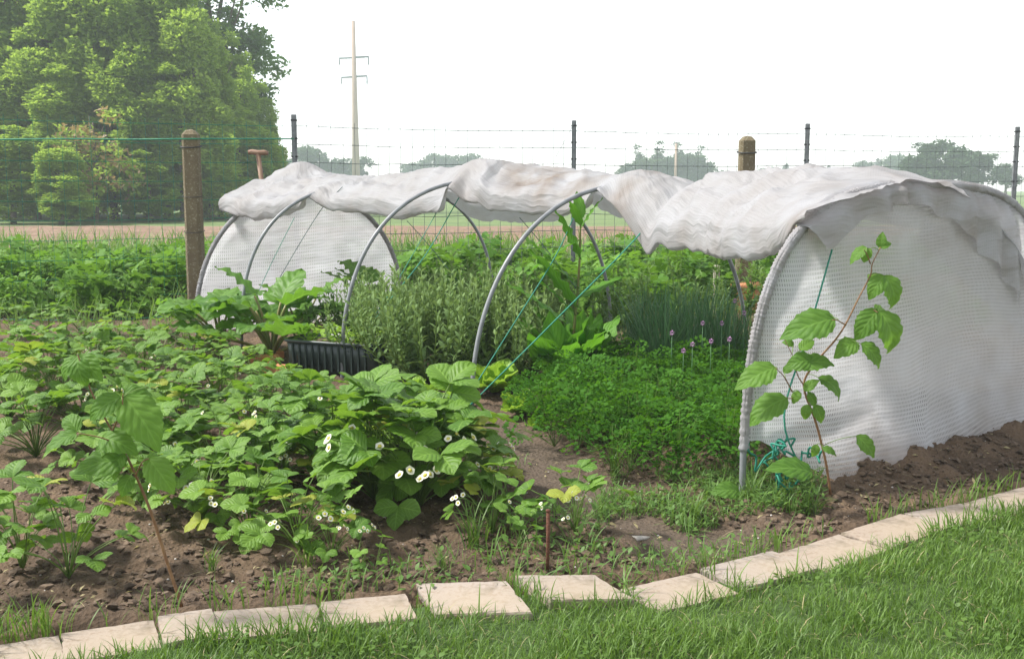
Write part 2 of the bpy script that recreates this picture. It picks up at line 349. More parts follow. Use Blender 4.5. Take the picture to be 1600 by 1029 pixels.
def mat_fleece(name, cell, gap, op=0.85, bs=0.5, al=1.0, tf=0.38, crum=0.5):
    """woven garden film: white tapes with small clear gaps; uv in metres"""
    m, t, o, N, Lk = nt(name); uv = N('UVMap'); sx = N('SeparateXYZ'); Lk(uv, 0, sx, 0); tc = N('TexCoord')
    def tri(axis, per): 
        f = math_(N, Lk, 'FRACT', math_(N, Lk, 'DIVIDE', (sx, axis), per)); return math_(N, Lk, 'ABSOLUTE', math_(N, Lk, 'SUBTRACT', f, 0.5))
    a, b = tri(0, cell * 0.62), tri(1, cell)
    ga = math_(N, Lk, 'SMOOTH_MIN', math_(N, Lk, 'MULTIPLY', math_(N, Lk, 'SUBTRACT', a, 0.5 - gap * 0.75), 10.0), 1.0, 0.1)
    ga = math_(N, Lk, 'MAXIMUM', ga, 0.0)
    gb = math_(N, Lk, 'MAXIMUM', math_(N, Lk, 'MINIMUM', math_(N, Lk, 'MULTIPLY', math_(N, Lk, 'SUBTRACT', b, 0.5 - gap), 10.0), 1.0), 0.0)
    hole = math_(N, Lk, 'MULTIPLY', ga, gb)
    at = N('Attribute', _attribute_name='var'); n1 = N('TexNoise', Scale=5.0, Detail=5.0); n2 = N('TexNoise', Scale=70.0, Detail=3.0)
    Lk(tc, 'Object', n1, 'Vector'); Lk(tc, 'Object', n2, 'Vector')
    mr = N('MapRange'); mr.inputs[1].default_value = 0.3; mr.inputs[2].default_value = 0.7; Lk(n1, 0, mr, 0)
    d = math_(N, Lk, 'MULTIPLY', math_(N, Lk, 'MULTIPLY', (at, 'Fac'), (mr, 0)), 1.0)
    c = mixc(N, Lk, d, (0.55 * al, 0.55 * al, 0.575 * al), (0.29, 0.23, 0.185)); c = mixc(N, Lk, math_(N, Lk, 'MULTIPLY', (n2, 0), 0.12), c, (0.30, 0.29, 0.28))
    p = N('BsdfPrincipled', Roughness=0.55); p.inputs['Specular IOR Level'].default_value = 0.3; Lk(c[0], c[1], p, 'Base Color')
    tr = N('BsdfTranslucent'); c2 = mixc(N, Lk, 0.0, c, c); Lk(c[0], c[1], tr, 'Color')
    h = math_(N, Lk, 'ADD', math_(N, Lk, 'MULTIPLY', math_(N, Lk, 'ADD', a, b), 1.0), math_(N, Lk, 'MULTIPLY', (n2, 0), 0.5))
    mp = N('Mapping'); mp.inputs['Scale'].default_value = (0.55, 2.2, 1.0); Lk(uv, 0, mp, 'Vector'); nw = N('TexNoise', Scale=3.0, Detail=3.0); Lk(mp, 0, nw, 'Vector'); mxv = N('Mix', _data_type='VECTOR'); mxv.inputs[0].default_value = .22; Lk(mp, 0, mxv, 4); Lk(nw, 1, mxv, 5)
    v1 = N('TexVoronoi', Scale=4.5); v2 = N('TexVoronoi', Scale=13.0); Lk(mxv, 1, v1, 'Vector'); Lk(mxv, 1, v2, 'Vector')
    cr = math_(N, Lk, 'ADD', (v1, 0), math_(N, Lk, 'MULTIPLY', (v2, 0), 0.3)); b0 = N('Bump', Strength=crum, Distance=0.05); Lk(cr[0], 0, b0, 'Height')
    bu = N('Bump', Strength=bs, Distance=0.006); Lk(b0, 0, bu, 'Normal'); Lk(h[0], 0, bu, 'Height'); Lk(bu, 0, p, 'Normal'); Lk(bu, 0, tr, 'Normal')
    mx = N('MixShader', Fac=tf); Lk(p, 0, mx, 1); Lk(tr, 0, mx, 2)
    tp = N('BsdfTransparent'); m2 = N('MixShader'); n5 = N('TexNoise', Scale=3.5, Detail=3.0); Lk(tc, 'Object', n5, 'Vector'); m5 = N('MapRange'); m5.inputs[1].default_value = .35; m5.inputs[2].default_value = .62; m5.inputs[3].default_value = .35; Lk(n5, 0, m5, 0); hh = math_(N, Lk, 'MULTIPLY', math_(N, Lk, 'MULTIPLY', hole, op), (m5, 0)); Lk(hh[0], 0, m2, 0); Lk(mx, 0, m2, 1); Lk(tp, 0, m2, 2); Lk(m2, 0, o, 0)
    return m
M_cover = mat_fleece('woven_cover', 0.017, 0.20, 0.42, 0.14, 0.95, 0.46, 0.46); M_net = mat_fleece('woven_end_net', 0.018, 0.34, 0.62, 0.12, 1.14, 0.55, 0.22); M_netf = mat_fleece('woven_far_net', 0.030, 0.34, 0.45, 0.12, 1.12, 0.66, 0.14)

# ------------------------------------------------------------------ terrain
SLX = np.array([-3.0, -1.6, -1.045, -0.584, -0.333, 0.01, 0.259, 0.61, 0.9, 1.51, 1.785, 2.15, 3.2])
SLY = np.array([2.55, 2.93, 3.064, 3.174, 3.237, 3.348, 3.394, 3.441, 3.645, 4.078, 4.207, 4.44, 5.15])
def slab_y(x): return np.interp(x, SLX, SLY)
PATHL = np.array([G(u, v)[:2] for u, v in ((735, 655), (800, 690), (870, 745), (960, 795), (1050, 845), (1160, 850))])
def seg_dist(x, y, L):
    d = np.full(np.shape(x), 1e9)
    for a, b in zip(L[:-1], L[1:]):
        ab = b - a; t = np.clip(((x - a[0]) * ab[0] + (y - a[1]) * ab[1]) / (ab @ ab), 0, 1)
        d = np.minimum(d, np.hypot(x - a[0] - t * ab[0], y - a[1] - t * ab[1]))
    return d
MOUND = np.array([TP(-0.14, s, 0)[:2] for s in (0.62, 1.2, 1.8, 2.5)])
def path_mask(x, y): return np.clip(1.25 - seg_dist(x, y, PATHL) / 0.28 + 0.5 * fbm(x * 4, y * 4, 31, 3), 0, 1)
def soil_z(x, y):
    x = np.asarray(x, float); y = np.asarray(y, float); pm = path_mask(x, y)
    z = (0.030 * fbm(x * 3.2, y * 3.2, 3, 4) + 0.036 * fbm(x * 13, y * 13, 9, 4) + 0.020 * np.abs(fbm(x * 22, y * 22, 19, 2))) * (1 - 0.85 * pm)
    z = z + 0.06 * np.exp(-(seg_dist(x, y, MOUND) / 0.14) ** 2) * (1 + 0.5 * fbm(x * 6, y * 6, 5, 3))
    z = z - 0.10 * np.clip((slab_y(x) - 0.03 - y) / 0.12, 0, 1) - 0.02 * pm
    return z
def hz(x, y): return float(soil_z(np.array([x]), np.array([y]))[0])

def sheet(name, xs, ys, zf, m, varf=None, kind='structure', label=None):
    X, Y = np.meshgrid(xs, ys, indexing='ij'); Z = zf(X, Y)
    t = grid(np.stack([X, Y, Z], -1).reshape(-1, 3), len(xs), len(ys)); t.loops = t.loops.reshape(-1, 4)[:, ::-1].ravel()
    b = MB(); b.add(t)
    if varf is not None: b.var[0] = varf(X, Y).ravel()
    o = obj(name, b.mesh(name, [m]), kind=kind, label=label); return o
sheet('ground', np.array([-209, -140, -80, -30, 0, 30, 80, 140, 209.0]), np.array([-14.5, 2, 10, 20, 40, 80, 140, 200, 284.5]), lambda x, y: x * 0 - 0.16, M_meadow, label='pale green meadow running out to the far trees')
xs = np.concatenate([np.arange(-9, -2.2, 0.08), np.arange(-2.2, 2.6, 0.022), np.arange(2.6, 8, 0.08)])
ys = np.concatenate([np.arange(1.5, 2.7, 0.05), np.arange(2.7, 6.4, 0.022), np.arange(6.4, 15.6, 0.07)])
sheet('garden_soil', xs, ys, soil_z, M_soil, path_mask, label='dark crumbly vegetable garden soil with a trodden strip')
sheet('ploughed_field', np.arange(-60, 61, 0.8), np.arange(20.5, 36, 0.22), lambda x, y: -0.10 + 0.07 * np.sin(y * 7 + 0.4 * np.sin(x * .5)) + 0.05 * fbm(x * 1.1, y * 1.6, 4, 3), M_field, label='strip of bare brown ploughed field behind the fence')
lx = np.arange(-3.0, 4.0, 0.1); NL = 24
LV = np.array([[(x, slab_y(x) - 0.17 - j * 0.09, 0.012 + 0.012 * fbm(np.array(x * 3), np.array(j * .3), 8)) for j in range(NL)] for x in lx])
t = grid(LV.reshape(-1, 3), len(lx), NL); obj('lawn', mesh1(t, 'lawn', [M_turf]), kind='structure', label='mown lawn along the stone edging')

# ------------------------------------------------------------------ tunnel: hoops
HOOPS = [(0.0, -0.05, 1.22, 1.25, 3.2), (2.12, 0.10, 1.17, 1.25, 2.15), (3.43, -0.02, 1.19, 1.29, 2.4), (4.95, -0.06, 1.2, 1.255, 2.65), (6.10, 0.03, 1.03, 1.19, 2.25)]
def hoop_pt(k, th):
    a, s0, R, Hh, pw = HOOPS[k]; c, s = math.cos(th), math.sin(th); p = 2 / pw
    return TP(a, s0 + R - R * math.copysign(abs(c) ** p, c), Hh * abs(s) ** p)
HL = ['grey plastic hoop at the near end, edging the large white end net', 'long grey hoop rising from the lettuces beside the bare path',
      'grey hoop standing in front of the dark green plant tub', 'grey hoop rising from the rhubarb leaves', 'hoop at the far end, wrapped in the far net beside the concrete post']
for k in range(5):
    P = np.array([hoop_pt(k, th) for th in np.linspace(0, math.pi, 56)])
    P = np.vstack([P[0] - [0, 0, 0.1], P, P[-1] - [0, 0, 0.1]])
    obj('tunnel_hoop', mesh1(tube(P, 0.0135, 10), 'tunnel_hoop', [M_hoop]), label=HL[k], cat='hoop', group='hoops of the garden tunnel')

# cover: station table a, left edge (s,z), ridge z
EDGE = np.array([(-0.06, .23, 1.12), (0, .24, 1.11), (.18, .36, 1.0), (.39, .47, .93), (.7, .64, .895), (1.02, .80, .885), (1.38, .93, .905), (1.62, 1.0, .935), (1.73, 1.02, .955), (1.86, 1.02, 1.06), (1.98, 1.02, 1.15), (2.12, 1.02, 1.235), (2.26, 1.04, 1.10), (2.58, 1.02, 1.05), (2.85, .97, 1.045), (3.12, .92, 1.085), (3.34, .87, 1.16), (3.43, .80, 1.255), (3.55, .82, 1.06), (3.87, .78, 1.03), (4.44, .68, 1.04), (4.79, .60, 1.08), (4.95, .52, 1.175), (5.1, .52, 1.08), (5.39, .50, 1.0), (5.77, .44, .97), (6.1, .36, 1.02), (6.3, .34, 1.05)])
RIDGE = np.array([(-0.06, 1.265), (0.2, 1.315), (.5, 1.31), (1.2, 1.31), (1.45, 1.275), (1.62, 1.255), (1.85, 1.315), (2.0, 1.345), (2.2, 1.32), (2.6, 1.335), (2.9, 1.36), (3.2, 1.415), (3.4, 1.43), (3.6, 1.405), (3.8, 1.36), (4.1, 1.36), (4.4, 1.335), (4.8, 1.325), (5.3, 1.33), (5.8, 1.34), (6.3, 1.33)])
NA, NC = 330, 100
aa = np.linspace(-0.06, 6.28, NA)
def smooth(v, k=3):
    w = np.ones(k) / k; return np.convolve(np.pad(v, k // 2, mode='edge'), w, 'valid')
eS = smooth(np.interp(aa, EDGE[:, 0], EDGE[:, 1]), 5); eZ = smooth(np.interp(aa, EDGE[:, 0], EDGE[:, 2]), 3); rZ = smooth(np.interp(aa, RIDGE[:, 0], RIDGE[:, 1]), 5)
hoopa = np.array([h[0] for h in HOOPS]); V = []; uv = []; dirt = []
for i, a in enumerate(aa):
    near = np.exp(-((a - hoopa) / 0.16) ** 2).max()
    sL, zL, zT = eS[i], eZ[i], rZ[i]; sT = 1.18 if sL < 0.9 else 1.32
    sR = 1.95 + 0.10 * math.sin(a * 2.3) + (0.2 if a < 1.5 else 0); zR = 1.0 - 0.05 * math.sin(a * 3.1 + 1) + 0.10 * near
    if a < 0.6: sR, zR = 2.10 + 0.24 * (0.6 - a) / .66, 0.95 - 0.62 * (0.6 - a) / .66
    tuck = (1 - near) * .45
    C = np.array([(sL + 0.20 * tuck + 0.02, zL + 0.05 * tuck + 0.012), (sL + 0.07 * tuck + .01, zL + 0.002), (sL, zL + 0.01), (sL + 0.02 + 0.06 * near, zL + 0.42 * (zT - zL)), (0.5 * (sL + sT), zL + 0.84 * (zT - zL)), (sT, zT), (0.5 * (sT + sR) + .02, zT - 0.26 * (zT - zR)), (sR - 0.05, zR + 0.14), (sR, zR)])
    cv = catmull(C, 12); d = np.concatenate([[0], np.cumsum(np.linalg.norm(np.diff(cv, axis=0), axis=1))])
    tt = np.linspace(0, d[-1], NC); ss = np.interp(tt, d, cv[:, 0]); zz = np.interp(tt, d, cv[:, 1])
    q = np.arange(NC) / NC
    wr = 0.032 * fbm(a * 2.6 + ss * 1.5, ss * 3 - a * 0.8, 12, 4) * (1 - 0.6 * near) + 0.024 * fbm(a * 7 - ss * 5, ss * 2.5 + a * 2, 15, 3) * (1 - 0.5 * near)
    rg = (1 - np.abs(fbm(a * 2.1 + ss * 3.0, ss * 1.6 - a * 1.3, 61, 2)) * 2.2) ; rg = np.clip(rg, 0, 1) ** 5
    rg2 = np.clip(1 - np.abs(fbm(a * 4.5 - ss * 2.0, ss * 4.0 + a * 2.2, 67, 2)) * 2.4, 0, 1) ** 5
    wr = wr + (0.026 * rg + 0.013 * rg2 + 0.004 * fbm(a * 16 + ss * 9, ss * 14 - a * 6, 70, 2)) * (1 - 0.5 * near)
    lf_ = 0.022 * np.abs(fbm(ss * 5.5 + 0.8 * np.sin(a * 1.9), a * 0.9 + ss * .4, 91, 3)) - .006 + 0.016 * np.abs(fbm(ss * 11 + a * .8, a * 1.6, 95, 2)) 
    wr = wr * .75 + 2.0 * lf_ * (1 - .45 * near)
    fold = 0.026 * np.abs(fbm(a * 3.2 + ss * 4.2, ss * 1.1, 21, 3)) ** 0.7 * (1 - 0.7 * near)
    pk = 0.13 * np.exp(-((a - 6.12) / 0.20) ** 2 - ((ss - 1.06) / 0.22) ** 2)
    vee = -0.10 * np.exp(-((a - 1.62 + 0.22 * (ss - 1.0)) / 0.07) ** 2) * np.clip((1.45 - ss) / 0.5, 0, 1)
    for k in range(NC):
        V.append(TP(a + 0.02 * math.sin(9 * ss[k] + 3 * a), ss[k] - 0.3 * wr[k], zz[k] + wr[k] + fold[k] - 0.012 + pk[k] + vee[k] * 0.9)); uv.append((a, tt[k]))
        dirt.append(max(1.25 * math.exp(-((a - 2.75) / 0.65) ** 2 - ((ss[k] - 1.15) / 0.22) ** 2), 0.9 * math.exp(-((a - 1.9) / 0.16) ** 2), 0.8 * math.exp(-((a - 0.0) / 0.10) ** 2 - ((ss[k] - 1.3) / 0.5) ** 2), 0.36 + 0.3 * max(0, 1 - tt[k] / 0.25)))
ct = grid(V, NA, NC, uv); b = MB(); b.add(ct); b.var[0] = np.array(dirt)
cov = obj('tunnel_cover', b.mesh('tunnel_cover', [M_cover]), label='crumpled dirty white woven sheet rolled up along the top of the hoops', cat='cover sheet')
# flap of the cover hanging over the near hoop
FL = [SZ(-0.05, u, v) for u, v in ((1242, 352), (1268, 366), (1300, 386), (1340, 346), (1380, 327), (1420, 317), (1460, 333), (1500, 362), (1545, 405), (1590, 480))]
fl = catmull(np.array(FL), 8); fs = np.linspace(0.25, fl[-1, 0], 90); fz = np.interp(fs, fl[:, 0], fl[:, 1])
hq = np.array([hoop_pt(0, t) for t in np.linspace(0, math.pi, 120)]); s_h = (hq[:, :2] - T0) @ TN; z_h = hq[:, 2]
V = []; uv = []; dirt = []; NF = 16
for i, s in enumerate(fs):
    top = np.interp(s, s_h, z_h) + 0.03; bot = min(fz[i], top - 0.012)
    for j in range(NF):
        q = j / (NF - 1); z = top + (bot - top) * q
        pl = 0.014 * math.sin(s * 26 + 2 * math.sin(s * 7)) * (0.3 + q)
        V.append(TP(0.02 - 0.07 * math.sin(min(1, q * 2.2) * 1.4) - 0.02 * q + pl, s + 0.03 * q * math.sin(s * 11), z + 0.010 * math.sin(s * 31) * q)); uv.append((s, z)); dirt.append(0.85 * (0.35 + 0.65 * math.exp(-((s - 1.15) / 0.6) ** 2)))
b = MB(); b.add(grid(V, len(fs), NF, uv)); b.var[0] = np.array(dirt)
obj('end_flap', b.mesh('end_flap', [M_cover]), parent=cov, label='brown stained pleated flap folded over the near hoop')

# end nets
def end_net(name, k, out, m, label, bottom, flare, seed):
    a0, s0, R, Hh, pw = HOOPS[k]; ns, nz = 70, 46; V = []; uv = []; dirt = []
    for i in range(ns):
        x = -1 + 2 * i / (ns - 1); x = math.copysign(1 - (1 - abs(x)) ** 1.4, x) if abs(x) > 0 else 0
        ztop = Hh * max(0.0, 1 - abs(x) ** pw) ** (1 / pw); s = s0 + R + R * x; zb = bottom(s)
        for j in range(nz):
            q = j / (nz - 1); z = zb + (max(ztop, zb + 0.005) - zb) * q
            bul = 0.035 * fbm(np.array(s * 2.2), np.array(z * 2.2), seed, 3) + 0.012 * fbm(np.array(s * 7 + z * 6), np.array(z * 5), seed + 3, 2)
            edge = min(1, (ztop - z) / 0.15 + 0.02) if ztop > zb else 0
            fl = flare * math.exp(-z / 0.16) * min(1, max(0, s + .1) / 0.4)
            crease = 0.016 * math.exp(-((z - 0.24 - 0.1 * (s - .5)) / 0.035) ** 2) if (k == 0 and s < 0.75) else 0
            crease += 0.03 * math.exp(-((s - 1.05 - 0.35 * z) / 0.03) ** 2) * math.exp(-z / 0.4) if k == 0 else 0
            p = TP(a0 + out * (0.012 + (float(bul) + 0.02) * edge + fl + crease), s, z)
            V.append(p); uv.append((s, z + 0.04 * math.sin(s * 2.4) + 0.05 * float(fbm(np.array(s * 1.5), np.array(z * 1.5), seed + 9, 2)))); dirt.append(0.16 + 0.75 * math.exp(-z / 0.16) + 0.3 * math.exp(-((z - 1.05) / .12) ** 2))
    b = MB(); b.add(grid(V, ns, nz, uv)); b.var[0] = np.array(dirt)
    o = obj(name, b.mesh(name, [m]), label=label, cat='netting')
    # laced hem round the hoop
    P = np.array([hoop_pt(k, th) for th in np.linspace(0.05, math.pi - 0.05, 520)]) + np.array([TE[0], TE[1], 0]) * out * 0.004
    rr = 0.0215 + 0.0026 * np.sin(np.arange(520) * 2.3) + 0.0016 * rng.standard_normal(520)
    b = MB(); b.add(tube(P, rr, 8), var=0.45); obj('laced_hem', b.mesh('laced_hem', [M_cover]), parent=o)
    return o
end_net('end_net', 0, -1, M_net, 'large white woven net closing the near end behind the tall raspberry cane', lambda s: 0.235 - 0.235 * min(1, max(0, s) / 0.42) + 0.0, 0.12, 40)
end_net('end_net', 4, 1, M_netf, 'white woven net closing the far end behind the rhubarb', lambda s: 0.0, 0.06, 50)

# twine
def strand(name, pts, m, label, r=0.0028, parent=None, cat='twine', group='twine holding the tunnel'):
    P = catmull(np.array(pts), 5)
    return obj(name, mesh1(tube(P, r, 5), name, [m]), parent=parent, label=label, cat=None if parent else cat, group=None if parent else group)
strand('twine', [TP(2.0, -0.02, 0.03), TP(1.86, 0.5, 0.50), TP(1.73, 0.99, 0.95), TP(1.68, 1.15, 1.16)], M_twine, 'green twine slanting from the lettuces up to the dipped cover edge', 0.0042)
strand('twine', [TP(2.1, 0.10, 0.12), D(800, 510, 6.35), D(868, 400, 6.6), D(905, 318, 6.75)], M_twine, 'green twine rising steeply just behind the second hoop', 0.0036)
strand('twine', [D(535, 570, 7.1), D(600, 480, 7.35), D(665, 398, 7.6), D(722, 300, 7.75)], M_twine, 'green twine running up from the tub to the third hoop', 0.0036)
strand('twine', [D(548, 548, 7.2), D(620, 440, 7.5), D(690, 318, 7.8)], M_twine, 'upper green twine of the two crossing above the sage', 0.0026)
strand('twine', [D(385, 500, 8.4), D(420, 420, 8.5), D(460, 340, 8.6)], M_twine, 'pale green twine in front of the far net', 0.0026)
strand('twine', [D(400, 500, 8.3), D(442, 425, 8.5), D(500, 330, 8.6), D(535, 292, 8.55)], M_dtwine, 'dark twine slanting across the far net over the cover', 0.003)
strand('twine', [D(636, 345, 9.2), D(672, 385, 9.0), D(720, 445, 8.7)], M_dtwine, 'dark twine crossing behind the third hoop towards the potatoes', 0.003)
strand('twine', [D(812, 340, 8.1), D(850, 385, 7.9), D(900, 450, 7.7)], M_dtwine, 'dark twine hanging under the cover beside the bolting dock', 0.003)
kn = strand('twine', [TP(-0.16, 0.13, 0.10), D(1225, 650, 4.25), D(1263, 520, 4.40), D(1300, 390, 4.52)], M_twine, 'teal twine knotted at the foot of the near hoop', 0.0040)
c0 = TP(-0.13, 0.09, 0.12)
for i in range(9):
    n = 12; P = c0 + np.cumsum(rng.normal(0, 0.022, (n, 3)) * [1, 1, 1.3], axis=0); P[:, 2] = np.clip(P[:, 2], 0.01, 0.24)
    obj('loose_end', mesh1(tube(catmull(P, 4), 0.0045, 5), 'loose_end', [M_twine]), parent=kn)

# ------------------------------------------------------------------ stone edging
ed = obj('stone_edging', None, label='row of pale sandstone slabs between garden soil and lawn', cat='edging', loc=(0, 3.2, 0))
SLR = []
SL = [(-20, 1006, 92, 987, 0, 0, 0), (95, 985, 240, 963, 0, 0, 0), (246, 961, 330, 949, .01, 0, 0), (332, 950, 498, 938, 0, 0, 0), (500, 938, 634, 925, .006, -.02, 0), (650, 913, 792, 917, .03, .05, -.06), (805, 906, 927, 898, .024, -.03, .05), (968, 916, 1088, 890, .0, 0, 0), (1093, 889, 1205, 858, .012, 0, .02), (1214, 861, 1310, 831, 0, 0, 0), (1313, 830, 1408, 800, .005, 0, 0), (1411, 799, 1500, 784, .004, 0, 0), (1503, 783, 1600, 757, 0, 0, 0), (1603, 756, 1690, 733, 0, 0, 0)]
def slab_tpl(sx, sy, sz, m=9):
    per = [(-1 + 2 * k / m, -1) for k in range(m)] + [(1, -1 + 2 * k / m) for k in range(m)] + [(1 - 2 * k / m, 1) for k in range(m)] + [(-1, 1 - 2 * k / m) for k in range(m)]
    P = np.array(per) * [sx / 2, sy / 2]; n = len(P); chip = 1 - 0.012 * np.abs(rng.standard_normal(n)) - 0.05 * (U(0, 1, n) < .05)
    rings = [np.column_stack([P * .97, np.zeros(n)]), np.column_stack([P * chip[:, None], np.full(n, .006)]), np.column_stack([P * chip[:, None] * (1 + rng.normal(0, .003, (n, 1))), np.full(n, sz - .007)])]
    rings.append(np.column_stack([P * (chip - .012 - .01 * U(0, 1, n))[:, None], sz - .001 + rng.normal(0, .0006, n)]))
    for q in (.8, .5, .2): rings.append(np.column_stack([P * q, np.full(n, sz)]))
    V = np.vstack(rings); F = [(i * n + k, i * n + (k + 1) % n, (i + 1) * n + (k + 1) % n, (i + 1) * n + k) for i in range(len(rings) - 1) for k in range(n)]
    F.append(tuple(range(n))[::-1]); F.append(tuple((len(rings) - 1) * n + k for k in range(n))); return Tpl(V, F)
for i, (u0, v0, u1, v1, lift, tx, ty) in enumerate(SL):
    p, q = G(u0, v0, .026), G(u1, v1, .026); d = (q - p)[:2]; w = np.linalg.norm(d); ang = math.atan2(d[1], d[0]); dep = 0.21 if i not in (5, 6) else 0.23
    n = 7; V = []                                   # a slab with slightly worn edges
    t = slab_tpl(w + 0.004, dep, 0.036)
    t.V = t.V + np.array([0, -dep / 2, 0])
    if i in (5, 6): t.V[:, 0] -= t.V[:, 1] * (.42, .30)[i - 5]
    c = (p + q) / 2; SLR.append((c[0], c[1], ang, w / 2 + .004, dep, (.42, .30)[i - 5] if i in (5, 6) else 0))
    obj('slab', mesh1(t, 'slab', [M_stone], smooth=False), parent=ed, loc=(c[0], c[1] - 3.2, -0.016 + lift * .7), rot=(tx, ty, ang + (0.0 if i != 6 else -.03)))

# ------------------------------------------------------------------ fences and posts
def conc_post(u, vtop, d, w, label):
    x = (u - 800) / FPX * d * 1.0; top = D(u, vtop, d)[2]; x = D(u, vtop + 60, d)[0]
    n = 26; V = []; F = []
    rings = []
    for i in range(n):
        z = -0.3 + (top - 0.05 + 0.3) * i / (n - 1); ww = w * (1.04 - 0.07 * i / (n - 1)) / 2
        r = []
        for k in range(16):
            a = 2 * math.pi * (k + .5) / 16; c, s_ = math.cos(a), math.sin(a); sq = ww / max(abs(c), abs(s_)) ; rr = min(sq, ww * 1.30)
            rr *= 1 + 0.03 * float(fbm(np.array(k * .9), np.array(z * 7), int(u) % 17, 3)); r.append((c * rr, s_ * rr, z))
        rings.append(r)
    rings.append([(p[0] * 0.55, p[1] * 0.55, top - 0.01) for p in rings[-1]])
    V = [p for r in rings for p in r] + [(0, 0, top)]
    for i in range(len(rings) - 1):
        for k in range(16): F.append((i * 16 + k, i * 16 + (k + 1) % 16, (i + 1) * 16 + (k + 1) % 16, (i + 1) * 16 + k))
    m = (len(rings) - 1) * 16
    for k in range(16): F.append((m + k, m + (k + 1) % 16, len(V) - 1))
    o = obj('concrete_post', mesh1(Tpl(V, F), 'concrete_post', [M_conc], smooth=False), loc=(x, d, 0), label=label, cat='post', group='mossy concrete posts')
    for zz in (top - 0.16, top - 0.62, top - 0.95):
        P = [(1.02 * w * 0.62 * math.cos(t), 1.02 * w * 0.62 * math.sin(t), zz + 0.012 * math.sin(t)) for t in np.linspace(0, 2 * math.pi, 21)]
        obj('wire_tie', mesh1(tube(P, 0.006 if zz > top - .3 else 0.003, 5), 'wire_tie', [M_band]), parent=o)
    return o
conc_post(300, 202, 10.35, 0.150, 'mossy brown concrete post with green wire beside the far end net')
conc_post(1166, 212, 10.8, 0.152, 'lichened concrete post rising behind the white cover')

FP = [np.array([D(u, v, d)[0], d]) for u, v, d in ((-120, 175, 10.0), (459, 181, 11.7), (897, 190, 12.75), (1262, 195, 13.4), (1590, 200, 14.1), (1900, 200, 14.8))]
fence = obj('wire_fence', None, label='tall wire mesh fence on slim grey steel posts behind the garden', cat='fence', loc=(0, 0, 0))
for i, p in enumerate(FP):
    if i in (0,): continue
    t = join([(box(0.052, 0.035, 2.3, 0.006), None, (0, 0, -0.3)), (box(0.02, 0.05, 1.9, 0.0), None, (0, -0.003, 0.02))])
    po = obj('post', mesh1(t, 'post', [M_post], smooth=False), parent=fence, loc=(p[0], p[1], 0))
    for zz in (1.93, 1.74, 1.55, 1.3):
        obj('clip', mesh1(join([(box(0.064, 0.05, 0.016), None, (0, 0, zz))]), 'clip', [M_band], smooth=False), parent=po)
b = MB(); bg_ = MB()
for i in range(len(FP) - 1):
    p, q = FP[i], FP[i + 1]; L = np.linalg.norm(q - p); n = int(L / 0.125); B = bg_ if i == 0 else b
    for k in range(n):
        c = p + (q - p) * k / n; B.add(tube([(c[0], c[1] + .02, 0.0), (c[0] + rng.normal(0, .006), c[1] + .02, 1.92)], 0.0030 if i else 0.0022, 3, cap=False))
    for z in np.arange(0.15, 1.95, 0.19):
        m = 14; P = [(p[0] + (q[0] - p[0]) * k / m, p[1] + (q[1] - p[1]) * k / m + .02, z + 0.02 - 0.018 * math.sin(math.pi * k / m) + rng.normal(0, .003)) for k in range(m + 1)]
        B.add(tube(P, 0.0040 if i else 0.0028, 3, cap=False))
obj('mesh_panel', b.mesh('mesh_panel', [M_steel]), parent=fence); obj('mesh_panel', bg_.mesh('mesh_panel', [M_gwire]), parent=fence, label='green coated mesh in front of the hedge')
strand('green_wire', [D(-60, 219, 10.3), D(100, 217, 10.25), D(200, 218, 10.25), D(299, 217, 10.24), D(380, 217, 10.9), D(459, 217, 11.66)], M_gwire, 'bright green wire stretched past the mossy post to the left', 0.0075, cat='wire', group='green wires')
strand('green_wire', [D(-60, 498, 10.1), D(100, 500, 10.1), D(200, 498, 10.15), D(296, 492, 10.24)], M_gwire, 'low green wire running above the weeds to the mossy post', 0.006, cat='wire', group='green wires')
strand('green_wire', [D(897, 192, 12.7), D(885, 215, 12.68), D(868, 246, 12.66)], M_steel, 'thin loose wire hanging from the middle steel post', 0.003, cat='wire', group='green wires')

